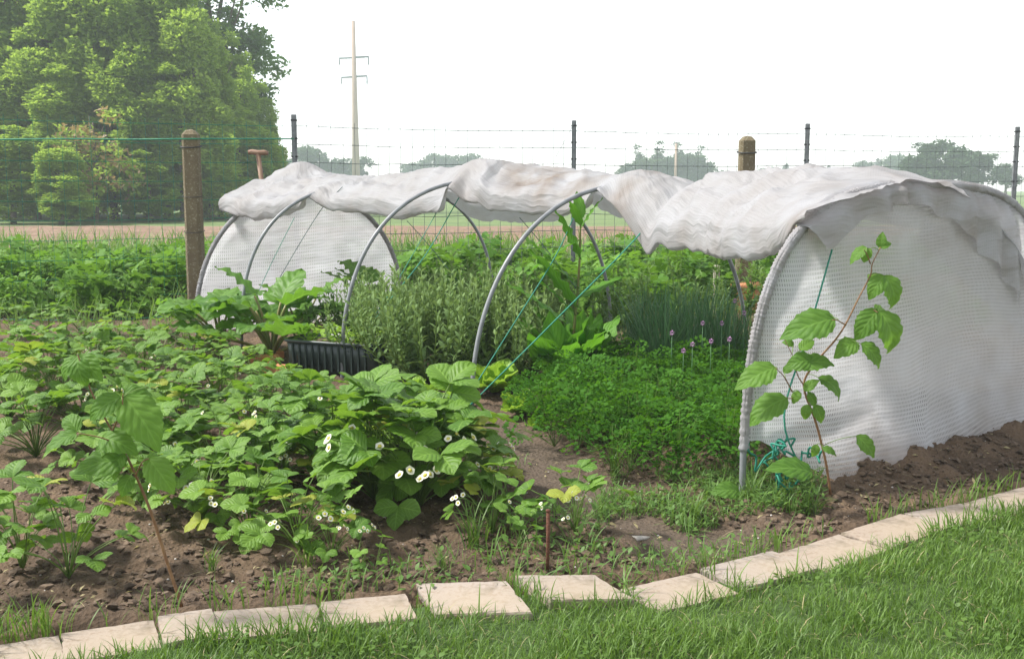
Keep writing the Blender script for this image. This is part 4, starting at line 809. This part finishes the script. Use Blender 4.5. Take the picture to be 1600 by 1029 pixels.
for (x, y) in PLc:
    n = 34; a = U(0, 6.28, n); r = .16 * np.sqrt(U(0, 1, n)); h = (.25 + .08 * U(-1, 1)) * (1 - .60 * (r / .17) ** 2) * U(.65, 1.1, n)
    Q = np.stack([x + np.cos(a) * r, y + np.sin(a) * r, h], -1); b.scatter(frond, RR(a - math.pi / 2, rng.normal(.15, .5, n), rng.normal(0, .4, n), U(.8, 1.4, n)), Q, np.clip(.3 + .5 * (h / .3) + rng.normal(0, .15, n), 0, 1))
    for i in range(0, n, 2): b.add(tube([(x, y, 0), (x + math.cos(a[i]) * r[i] * .5, y + math.sin(a[i]) * r[i] * .5, h[i] * .6), tuple(Q[i])], .0015, 3, 1, False))
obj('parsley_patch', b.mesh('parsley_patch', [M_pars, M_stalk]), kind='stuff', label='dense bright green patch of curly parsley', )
g0 = G(1085, 600); cb = obj('chive_clump', None, label='bluish green chive clump with a few mauve flower heads', cat='chives', loc=(g0[0], g0[1], 0))
cbl = leaf(.58, .0055, 'oblong', 5, 0, .5, cols=2); b = MB(); k = 2100; c = rng.integers(0, 14, k); cc = np.stack([U(-.36, .34, 14), U(-.15, .45, 14)], -1)
P = np.concatenate([cc[c] + rng.normal(0, .045, (k, 2)), np.zeros((k, 1))], 1); b.scatter(cbl, RR(U(0, 6.28, k), rng.normal(1.3, .24, k), 0, U(.45, 1.15, k) * U(.7, 1.15, 14)[c]), P); obj('blades', b.mesh('blades', [M_chive]), parent=cb, kind='stuff')
sph = []
for i in range(60):
    d = rng.standard_normal(3); d /= np.linalg.norm(d); sph.append((leaf(.012, .006, 'lance', 2, 0, 0, cols=2), RZ(math.atan2(-d[0], d[1])) @ RX(math.asin(d[2])), d * .006))
chm = mesh1(join([(t_, r_, p_) for t_, r_, p_ in sph] + [(tube([(0, 0, -.3), (0, 0, 0)], .002, 4, 1), None, None)]), 'flower_head', [M_chfl, M_chive])
for u, v, d in ((1082, 538, 6.0), (1111, 533, 6.05), (1163, 489, 6.3), (1148, 470, 6.5), (1050, 520, 6.2), (1128, 505, 6.3), (1098, 505, 6.4), (1140, 530, 6.0), (1068, 548, 6.1)):
    p = D(u, v, d); obj('flower_head', chm, parent=cb, loc=(p[0] - g0[0], p[1] - g0[1], p[2]), sc=1.0)

# ------------------------------------------------------------------ strawberries
lfl = [leaf(.090, .078, 'obov', 14, .42, c, .055, .012, 3, cols=7) for c in (.5, .9, .2)] + [leaf(.084, .066, 'obov', 12, .6, c, .06, .02, 3, cols=7, twist=tw) for c, tw in ((1.2, .3), (.7, -.4))]
SM = []
for i in range(20):
    r = .25 * ((i + .5) / 20) ** .7; h = .30 * math.sqrt(max(.03, 1 - (r / .275) ** 2)) * U(.72, 1.05) + .02
    B = bezier((0, 0, 0), (0, r * .25, h * .7), (0, r, h), 6); til = -.45 * (r / .25) ** 2 + U(-.25, .3)
    pr_ = [(tube(B, np.linspace(.0028, .0018, 6), 5, 1), None, None)]
    for k, (az, s) in enumerate(((0, 1.0), (1.35, .92), (-1.35, .92))):
        pr_.append((lfl[(2 * i + k) % 5], RX(til) @ RZ(az + U(-.15, .15)) @ RX(U(.05, .5)) @ RY(U(-.2, .2)) * s, (0, r, h)))
    SM.append(mesh1(join(pr_), 'strawberry_leaf', [M_straw, M_stalk]))
SR = np.array([.05, .10, .15, .19, .22, .13, .20, .07, .17, .24])
pet = leaf(.012, .013, 'obov', 4, .25, -.5, cols=3); FLM = []
for r, h in ((.17, .20), (.22, .15), (.24, .21), (.19, .25)):
    B = bezier((0, 0, 0), (0, r * .3, h * .8), (0, r, h), 6); q = [(tube(B, .0014, 4, 1), None, None)]
    for off, tl in (((0, 0, 0), (.9, .3)), ((.022, -.006, -.012), (.6, -.5)), ((-.018, .008, -.018), (1.1, .6)))[:int(rng.integers(1, 4))]:
        Rt = RZ(math.pi + U(-.8, .8)) @ RX(tl[0]) @ RY(tl[1]); c = np.array([0, r, h]) + off
        for k in range(5): q.append((pet, Rt @ RZ(k * 1.2566) @ RX(.12), c + Rt @ np.array([0, 0, .002])))
        u_ = tube([(0, 0, -.001), (0, 0, .003), (0, 0, .0055)], [.0045, .0055, .002], 6, 2); q.append((u_, Rt, c))
    FLM.append(mesh1(join(q), 'flower', [M_petal, M_stalk, M_pistil]))
def strawberry(x, y, s, n, lb, grp, fl=3):
    n = int(n * 1.75)
    o = obj('strawberry_plant', None, label=lb, cat='strawberry plant', group=grp, loc=(x, y, hz(x, y)), rot=(0, 0, U(0, 6.28)), sc=s)
    for i in range(n):
        k = int(len(SM) * U(0, 1) ** .75); obj('leaf', SM[k], parent=o, rot=(U(-.3, .3), U(-.3, .3), i * 2.4 + U(-.4, .4)), sc=U(.72, 1.25))
    for i in range(fl):
        obj('flower', FLM[int(rng.integers(0, 4))], parent=o, rot=(0, 0, math.pi - o.rotation_euler[2] + U(-1.3, 1.3)), sc=U(.95, 1.2))
FRONT = [(225, 795, .75, 15, 2), (318, 812, .9, 20, 6), (392, 838, .85, 18, 6), (462, 862, .85, 16, 6), (520, 880, .62, 10, 4)]
BIG = [(515, 752, 1.1, 24, 2), (588, 772, 1.3, 30, 4), (660, 790, 1.4, 34, 10), (708, 772, .95, 24, 8), (735, 735, .6, 12, 3)]
SECOND = [(165, 748, .85, 16, 2), (255, 742, .95, 20, 3), (345, 752, 1.0, 20, 3), (430, 765, .95, 20, 3)]
THIRD = [(60, 710, 1.05, 18, 1), (130, 695, 1.1, 20, 2), (210, 690, .95, 18, 2), (295, 695, 1.0, 20, 2), (380, 700, 1.0, 20, 3), (460, 702, 1.05, 20, 3), (540, 695, .95, 20, 2), (620, 698, 1.02, 20, 2), (672, 705, .8, 14, 2)]
FOURTH = [(20, 660, 1.05, 18, 1), (95, 645, 1.1, 18, 1), (175, 648, .95, 18, 1), (258, 645, .95, 18, 2), (340, 650, .95, 18, 2), (418, 658, .82, 16, 1), (500, 660, .72, 15, 1), (585, 660, .75, 15, 1), (650, 668, .85, 15, 1)]
FIFTH = [(10, 610, 1.1, 16, 0), (80, 606, 1.1, 16, 0), (150, 600, 1.1, 17, 1), (225, 606, 1.05, 16, 1), (300, 612, .9, 16, 1), (370, 615, .75, 14, 1), (430, 628, .66, 12, 1)]
SIXTH = [(30, 566, .9, 12, 0), (90, 562, .85, 12, 0), (160, 560, .85, 12, 0), (205, 574, .8, 12, 0), (250, 560, .8, 12, 0), (300, 572, .8, 12, 0), (345, 588, .8, 12, 0), (400, 598, .8, 12, 0)]
SEVENTH = [(20, 530, .9, 10, 0), (75, 528, .85, 10, 0), (130, 526, .85, 10, 0), (185, 534, .8, 9, 0), (240, 530, .8, 9, 0), (285, 540, .75, 9, 0)]
for row, desc in ((FRONT, 'front row nearest the slabs'), (BIG, 'tall flowering row beside the bare path'), (SECOND, 'second row behind the leaning cane'), (THIRD, 'third row of the bed'), (FOURTH, 'fourth row of the bed'), (FIFTH, 'fifth row in front of the bricks'), (SIXTH, 'sixth row of the bed'), (SEVENTH, 'last row before the fence weeds')):
    for i, (u, v, s, n, f) in enumerate(row):
        g = G(u, v); strawberry(g[0] + U(-.02, .02), g[1], s * (1 if row is BIG else .9), n, f'{ORD[i]} strawberry plant from outside, {desc}', 'strawberry plants in the bed', f)
for u, v, s, n, f, lb in ((770, 832, .75, 10, 4, 'small strawberry plant with white blossom cluster beside the tall row'), (900, 842, .68, 9, 5, 'small strawberry plant growing behind the rusty stake'), (108, 908, .85, 9, 0, 'strawberry plant by the lower corner next to the leaning cane'), (35, 890, .8, 10, 0, 'strawberry plant outside the leaning cane near the slabs'), (810, 862, .42, 6, 0, 'tiny strawberry plantlet between tall row and rusty stake'), (585, 905, .34, 5, 0, 'tiny strawberry plantlet just behind the slabs')):
    g = G(u, v); strawberry(g[0], g[1], s, n, lb, 'single strawberry plants', f)

# ------------------------------------------------------------------ raspberry canes
RL = [leaf(1.0, .60, 'ovate', 16, .4, c, .05, .028, 4, cols=7, twist=(c - 1.4) * .6) for c in (.9, 1.4, 1.9)]; RLM = [mesh1(t_, 'raspberry_leaf', [M_rasp]) for t_ in RL]
def cane(name, label, stems, leaves, dep, r0):
    b0 = D(stems[0][0][0], stems[0][0][1], dep); o = obj(name, None, label=label, cat='raspberry cane', group='raspberry canes', loc=(b0[0], b0[1], 0))
    for i, S in enumerate(stems):
        P = catmull(np.array([D(u, v, d) - [b0[0], b0[1], 0] for u, v, d in S]), 5); obj('stem' if i == 0 else 'twig', mesh1(tube(P, np.linspace(r0 if i == 0 else r0 * .5, r0 * .35 if i == 0 else r0 * .25, len(P)), 7), 'stem', [M_rcane]), parent=o)
    SP = []
    for S in stems: SP.append(catmull(np.array([D(u, v, d) for u, v, d in S]), 5))
    SP = np.vstack(SP)
    for i, (u0, v0, u1, v1, du, back) in enumerate(leaves):
        p = D(u0, v0, dep + du); q = D(u1, v1, dep + du + back); y = q - p; L = np.linalg.norm(y)
        up = np.array([U(-.3, .3), -.75 + U(-.2, .2), .8]); lo_ = obj('leaf', RLM[i % 3], parent=o, M=basis(p - [b0[0], b0[1], 0], y, up, L * 1.06))
        nq = SP[np.argmin(np.linalg.norm(SP - p, axis=1) + .6 * np.clip(SP[:, 2] - p[2], 0, 1))]; bb_ = np.array([b0[0], b0[1], 0]); mid = (nq + p) / 2 + [0, 0, .015]
        obj('leaf_stalk', mesh1(tube(bezier(nq - bb_, mid - bb_, p - bb_ + y * .03, 6), .0016, 5), 'leaf_stalk', [M_stalk]), parent=o)
cane('raspberry_cane', 'tall raspberry cane with drooping leaves in front of the near net', [
    [(1298, 772, 4.22), (1290, 720, 4.2), (1275, 660, 4.18), (1256, 602, 4.16), (1275, 566, 4.15), (1305, 531, 4.13), (1322, 505, 4.12), (1342, 465, 4.1), (1360, 430, 4.1), (1363, 412, 4.1), (1376, 386, 4.1)],
    [(1256, 602, 4.16), (1246, 585, 4.14), (1240, 560, 4.12), (1226, 530, 4.1)], [(1238, 612, 4.15), (1225, 588, 4.1), (1212, 575, 4.05)], [(1322, 508, 4.12), (1308, 500, 4.1), (1300, 500, 4.08)], [(1360, 412, 4.1), (1355, 398, 4.08), (1350, 390, 4.06)], [(1345, 488, 4.11), (1362, 484, 4.1), (1372, 488, 4.08)], [(1245, 622, 4.16), (1230, 622, 4.1)]],
    [(1376, 388, 1379, 362, 0 - .1, 0), (1374, 388, 1394, 376, -.1, 0), (1360, 388, 1345, 412, -.12, 0), (1354, 386, 1326, 410, -.12, 0), (1382, 430, 1356, 466, -.13, -.03), (1382, 430, 1408, 488, -.13, -.03), (1372, 428, 1356, 434, -.1, .06),
     (1372, 484, 1335, 530, -.12, -.03), (1374, 486, 1408, 560, -.14, -.04), (1366, 484, 1392, 492, -.1, .06), (1345, 536, 1384, 572, -.15, -.03), (1340, 536, 1302, 552, -.12, -.05), (1304, 498, 1222, 522, -.1, -.04), (1290, 490, 1306, 508, -.08, -.02), (1240, 540, 1222, 530, -.06, 0), (1250, 548, 1272, 528, -.06, .03),
     (1248, 572, 1306, 560, -.12, -.03), (1272, 566, 1226, 566, -.12, -.04), (1212, 574, 1150, 602, -.15, -.05), (1224, 582, 1242, 568, -.08, 0), (1278, 590, 1326, 620, -.1, -.05), (1256, 610, 1278, 592, -.08, -.02), (1230, 622, 1166, 656, -.15, -.04), (1250, 612, 1236, 630, -.08, -.02), (1262, 612, 1276, 636, -.08, -.02), (1272, 632, 1288, 662, -.08, -.02), (1262, 632, 1256, 658, -.08, -.02), (1338, 680, 1370, 712, -.06, -.03), (1284, 700, 1310, 708, -.06, -.02), (1276, 694, 1270, 716, -.05, -.02), (1268, 738, 1202, 726, -.08, -.05), (1155, 768, 1112, 764, -.1, -.04)], 4.22, .0055)
cane('raspberry_cane', 'leaning brown raspberry cane with big pale leaves over the strawberry bed', [
    [(286, 952, 3.10), (262, 880, 3.09), (236, 800, 3.07), (208, 733, 3.05), (186, 690, 3.04), (165, 655, 3.03), (142, 610, 3.02), (122, 555, 3.0)], [(190, 698, 3.04), (160, 684, 3.0), (120, 676, 2.97)], [(176, 672, 3.03), (190, 640, 3.0), (192, 615, 2.98)], [(212, 742, 3.05), (222, 722, 3.0), (232, 716, 2.98)]],
    [(122, 556, 158, 590, -.06, -.04), (122, 556, 92, 592, -.06, -.04), (122, 556, 128, 606, -.08, -.05), (192, 618, 252, 696, -.08, -.06), (190, 620, 132, 652, -.08, -.05), (192, 616, 256, 622, -.06, .04), (120, 676, 66, 702, -.1, -.05), (122, 676, 100, 640, -.08, .04), (160, 684, 212, 700, -.06, -.06), (166, 690, 150, 720, -.06, -.05),
     (232, 716, 272, 768, -.08, -.05), (230, 716, 262, 716, -.06, .05), (200, 716, 112, 732, -.08, -.06), (192, 708, 172, 748, -.08, -.05), (205, 742, 186, 776, -.06, -.05), (198, 612, 208, 596, -.04, .04), (232, 606, 252, 596, -.05, .05), (150, 620, 172, 604, -.04, .03)], 3.10, .0052)

# ------------------------------------------------------------------ rusty stake, pebbles, clods, weeds, lawn grass
g = G(855, 895); zt = D(855, 797, g[1])[2]
st = tube([(0, 0, -.08), (.001, 0, zt * .5), (0, 0, zt)], [.0065, .0062, .0066], 9); hd = tube([(0, 0, zt - .002), (0, 0, zt + .004)], [.0085, .008], 9)
rs = obj('rusty_stake', mesh1(st, 'rusty_stake', [M_rust]), loc=(g[0], g[1], 0), rot=(.02, .01, 0), label='thin rusty iron stake standing in front of the small strawberry', cat='stake'); obj('head', mesh1(hd, 'head', [M_rust]), parent=rs)
g = G(1000, 845); q = rng.standard_normal((1, 3))
lump = []
def clod_tpl(seed):
    import bmesh
    bm = bmesh.new(); bmesh.ops.create_icosphere(bm, subdivisions=1, radius=1.0); r = np.random.default_rng(seed)
    V = np.array([v.co[:] for v in bm.verts]) * r.uniform(.5, 1.3, (len(bm.verts), 1)) * [1, .85, .6]; F = [tuple(v.index for v in f.verts) for f in bm.faces]; bm.free(); return Tpl(V, F)
obj('stone', mesh1(clod_tpl(4), 'stone', [M_pebble], smooth=True), loc=(g[0], g[1], .012), sc=(.034, .02, .016), label='flat pale stone lying on the trodden soil', cat='stone')
b = MB()
for sd in range(5):
    k = 2600; x = U(-2.2, 2.4, k); y = slab_y(x) + .03 + 1.9 * U(0, 1, k) ** 1.5; ok = path_mask(x, y) < .5; x, y = x[ok], y[ok]; s = .003 + .022 * U(0, 1, len(x)) ** 5
    b.scatter(clod_tpl(10 + sd), RR(U(0, 6.28, len(x)), U(-.4, .4, len(x)), 0, s), np.stack([x, y, soil_z(x, y) + s * .2], -1))
obj('soil_clods', b.mesh('soil_clods', [M_clod], False), kind='stuff', label='crumbly clods of brown soil')
b = MB(); k = 260; x = U(-2, 2.3, k); y = slab_y(x) + .03 + 1.6 * U(0, 1, k); s = .003 + .005 * U(0, 1, k) ** 2; b.scatter(clod_tpl(30), RR(U(0, 6.28, k), 0, 0, s), np.stack([x, y, soil_z(x, y) + s * .3], -1))
obj('small_pebbles', b.mesh('small_pebbles', [M_pebble]), kind='stuff', label='small pale pebbles scattered on the soil')
k = 700; x = U(-2, 2.3, k); y = slab_y(x) + .03 + 1.7 * U(0, 1, k); b = MB(); b.scatter(leaf(.03, .010, 'lance', 2, .3, .8, cols=3), RR(U(0, 6.28, k), rng.normal(.1, .25, k), rng.normal(0, .4, k), U(.3, 1.3, k)), np.stack([x, y, soil_z(x, y) + .004], -1)); k = 160; x = U(-2, 2.3, k); y = slab_y(x) + .03 + 1.7 * U(0, 1, k); b.scatter(leaf(.10, .003, 'oblong', 3, 0, .4, cols=2), RR(U(0, 6.28, k), .05, 0, U(.4, 1.2, k)), np.stack([x, y, soil_z(x, y) + .008], -1))
obj('leaf_litter', b.mesh('leaf_litter', [M_straws]), kind='stuff', label='dry straw and dead leaf scraps on the soil')
# low weeds round the parsley foot and the near hoop
wl_ = leaf(.035, .018, 'ovate', 3, .2, .5, cols=3); gb = leaf(.10, .0045, 'lance', 4, .1, 1.0, cols=2, base=.7)
def zone(pg, k):
    Q = []
    while len(Q) < k:
        u, v = U(min(p[0] for p in pg), max(p[0] for p in pg)), U(min(p[1] for p in pg), max(p[1] for p in pg))
        if inpoly(u, v, pg): g = G(u, v); Q.append((g[0], g[1]))
    return np.array(Q)
Z1 = zone([(930, 770), (960, 735), (1150, 735), (1260, 760), (1290, 800), (1130, 815), (1080, 835), (1010, 800), (930, 810)], 4200)
keep = fbm(Z1[:, 0] * 5, Z1[:, 1] * 5, 44, 3) > -.12; Z1 = Z1[keep]
Z2 = zone([(700, 700), (740, 690), (830, 720), (760, 760), (700, 740)], 260); Z3 = zone([(1090, 740), (1280, 740), (1290, 790), (1110, 800)], 900)
Z4 = zone([(330, 935), (560, 895), (1300, 825), (1300, 850), (980, 915), (640, 935)], 900); Z5 = zone([(730, 800), (790, 780), (960, 800), (940, 880), (720, 870)], 420)
Z6 = zone([(120, 480), (300, 480), (330, 560), (200, 590), (100, 545)], 1200)
b = MB()
for Z, lo in ((Z1, .5), (Z2, .4), (Z3, .6), (Z4, .5), (Z5, .7), (Z6, .8)):
    k = len(Z); T = np.stack([Z[:, 0], Z[:, 1], soil_z(Z[:, 0], Z[:, 1])], -1); h = rng.integers(0, 2, k).astype(bool)
    b.scatter(gb, RR(U(0, 6.28, h.sum()), rng.normal(.95, .35, h.sum()), rng.normal(0, .3, h.sum()), U(.4, 1.2, h.sum()) * (lo + .4)), T[h])
    T2 = T[~h] + np.stack([np.zeros((~h).sum()), np.zeros((~h).sum()), U(.004, .05, (~h).sum())], -1); b.scatter(wl_, RR(U(0, 6.28, (~h).sum()), rng.normal(.2, .4, (~h).sum()), 0, U(.4, 1.1, (~h).sum()) * (lo + .4)), T2)
obj('low_weeds', b.mesh('low_weeds', [M_weed]), kind='stuff', label='low weeds and grass around the beds')
# single grass tufts on the soil
tf = []
for kk in range(3):
    b = MB(); k = 34; b.scatter(leaf(.19, .005, 'lance', 5, .1, 1.1, cols=2, base=.7), RR(U(0, 6.28, k), rng.normal(1.15, .25, k), 0, U(.45, 1.1, k)), rng.normal(0, .012, (k, 3)) * [1, 1, 0]); tf.append(b.mesh('tuft_blades', [M_grass]))
for i, (u, v, s, lb) in enumerate(((742, 858, 1.1, 'grass tuft between the tall row and the rusty stake'), (480, 895, .9, 'grass tuft at the foot of the front strawberries'), (690, 900, .6, 'short grass tuft behind the tilted slab'), (960, 740, 1.0, 'long grass tuft at the parsley corner'), (1175, 790, .9, 'grass tuft at the foot of the near hoop'), (1265, 800, .8, 'grass tuft beside the tall raspberry cane'), (330, 900, .6, 'small grass tuft beside the leaning cane foot'), (1085, 815, .9, 'grass tuft at the end of the trodden strip'), (560, 895, .7, 'thin grass tuft behind the orange toned slab'))):
    g = G(u, v); obj('grass_tuft', tf[i % 3], loc=(g[0], g[1], hz(g[0], g[1])), rot=(0, 0, U(0, 6.28)), sc=s, label=lb, cat='grass tuft', group='grass tufts on the soil')
# lawn grass
def off_slab(x, y):
    ok = np.ones(len(x), bool)
    for cx, cy, a, hw, dp, sh in SLR:
        dx, dy_ = x - cx, y - cy; lx_ = dx * math.cos(a) + dy_ * math.sin(a); ly = -dx * math.sin(a) + dy_ * math.cos(a); lx_ = lx_ + ly * sh
        ok &= ~((np.abs(lx_) < hw - .004) & (ly < .0) & (ly > -dp + .004))
    return ok
lg = leaf(.066, .0031, 'lance', 4, .12, 1.0, cols=2, base=.8)
k = 130000; x = U(-2.3, 3.4, k); dy = U(0, 1, k) ** .8 * 1.75; y = slab_y(x) - .205 - dy + .02 * fbm(x * 8, x * 3, 3, 2)
ok = (y > 2.35) & (np.abs(x / y) < .62) & off_slab(x, y); x, y, dy = x[ok], y[ok], dy[ok]; k = len(x); hh = U(.5, 1.1, k) * (1 + .7 * fbm(x * 5, y * 5, 6, 3)) * (1 + .75 * np.exp(-dy / .10))
b = MB(); b.scatter(lg, RR(U(0, 6.28, k), rng.normal(1.0, .3, k), rng.normal(0, .3, k), hh), np.stack([x, y, np.full(k, .012)], -1), np.clip(.5 + .8 * fbm(x * 3.5, y * 3.5, 17, 3) + rng.normal(0, .28, k), 0, 1))
k = 5200; x = U(-1.6, 2.4, k); y = slab_y(x) - .02 - .32 * U(0, 1, k); kp = (fbm(x * 5, y * 5, 71, 2) > -.05) & off_slab(x, y); x, y = x[kp], y[kp]; k = len(x); b.scatter(leaf(.13, .0045, 'lance', 5, .1, .9, cols=2, base=.8), RR(U(0, 6.28, k), rng.normal(1.2, .25, k), 0, U(.5, 1.1, k)), np.stack([x, y, np.full(k, .0)], -1))
k = 3200; x = U(-2.3, 3.4, k); y = slab_y(x) - .2 - U(0, 1, k) * 1.6; ok = (y > 2.35) & off_slab(x, y); x, y = x[ok], y[ok]; k = len(x); t2 = leaf(.07, .0028, 'lance', 3, .1, 1.2, cols=2, base=.8, mi=1)
b.scatter(t2, RR(U(0, 6.28, k), rng.normal(.45, .35, k), 0, U(.5, 1.2, k)), np.stack([x, y, np.full(k, .016)], -1))
k = 9000; x = U(-2.3, 3.4, k); y = slab_y(x) - .22 - U(0, 1, k) * 1.6; ok = (y > 2.35) & off_slab(x, y) & (fbm(x * 3, y * 3, 51, 3) > .16); x, y = x[ok], y[ok]; k = len(x)
b.scatter(leaf(.020, .018, 'obov', 3, .3, .4, cols=3), RR(U(0, 6.28, k), rng.normal(.15, .3, k), 0, U(.6, 1.1, k)), np.stack([x, y, U(.03, .055, k)], -1), U(0, .5, k))
obj('lawn_grass', b.mesh('lawn_grass', [M_grass, M_straws]), kind='stuff', label='fresh green lawn grass growing over the slab edges')

# ------------------------------------------------------------------ haze
m, t_, o_, N, Lk = nt('haze'); pv = N('VolumePrincipled', Density=0.0015); pv.inputs['Color'].default_value = (.86, .95, 1.0, 1); pv.inputs['Anisotropy'].default_value = 0.0
t_.links.new(pv.outputs[0], o_.inputs['Volume'])
hb = box(420, 300, 33.5); hb.V[:, 2] -= 1.3; obj('haze', mesh1(hb, 'haze', [m], smooth=False), loc=(0, 135, 0), kind='stuff', label='pale blue summer haze over the fields')
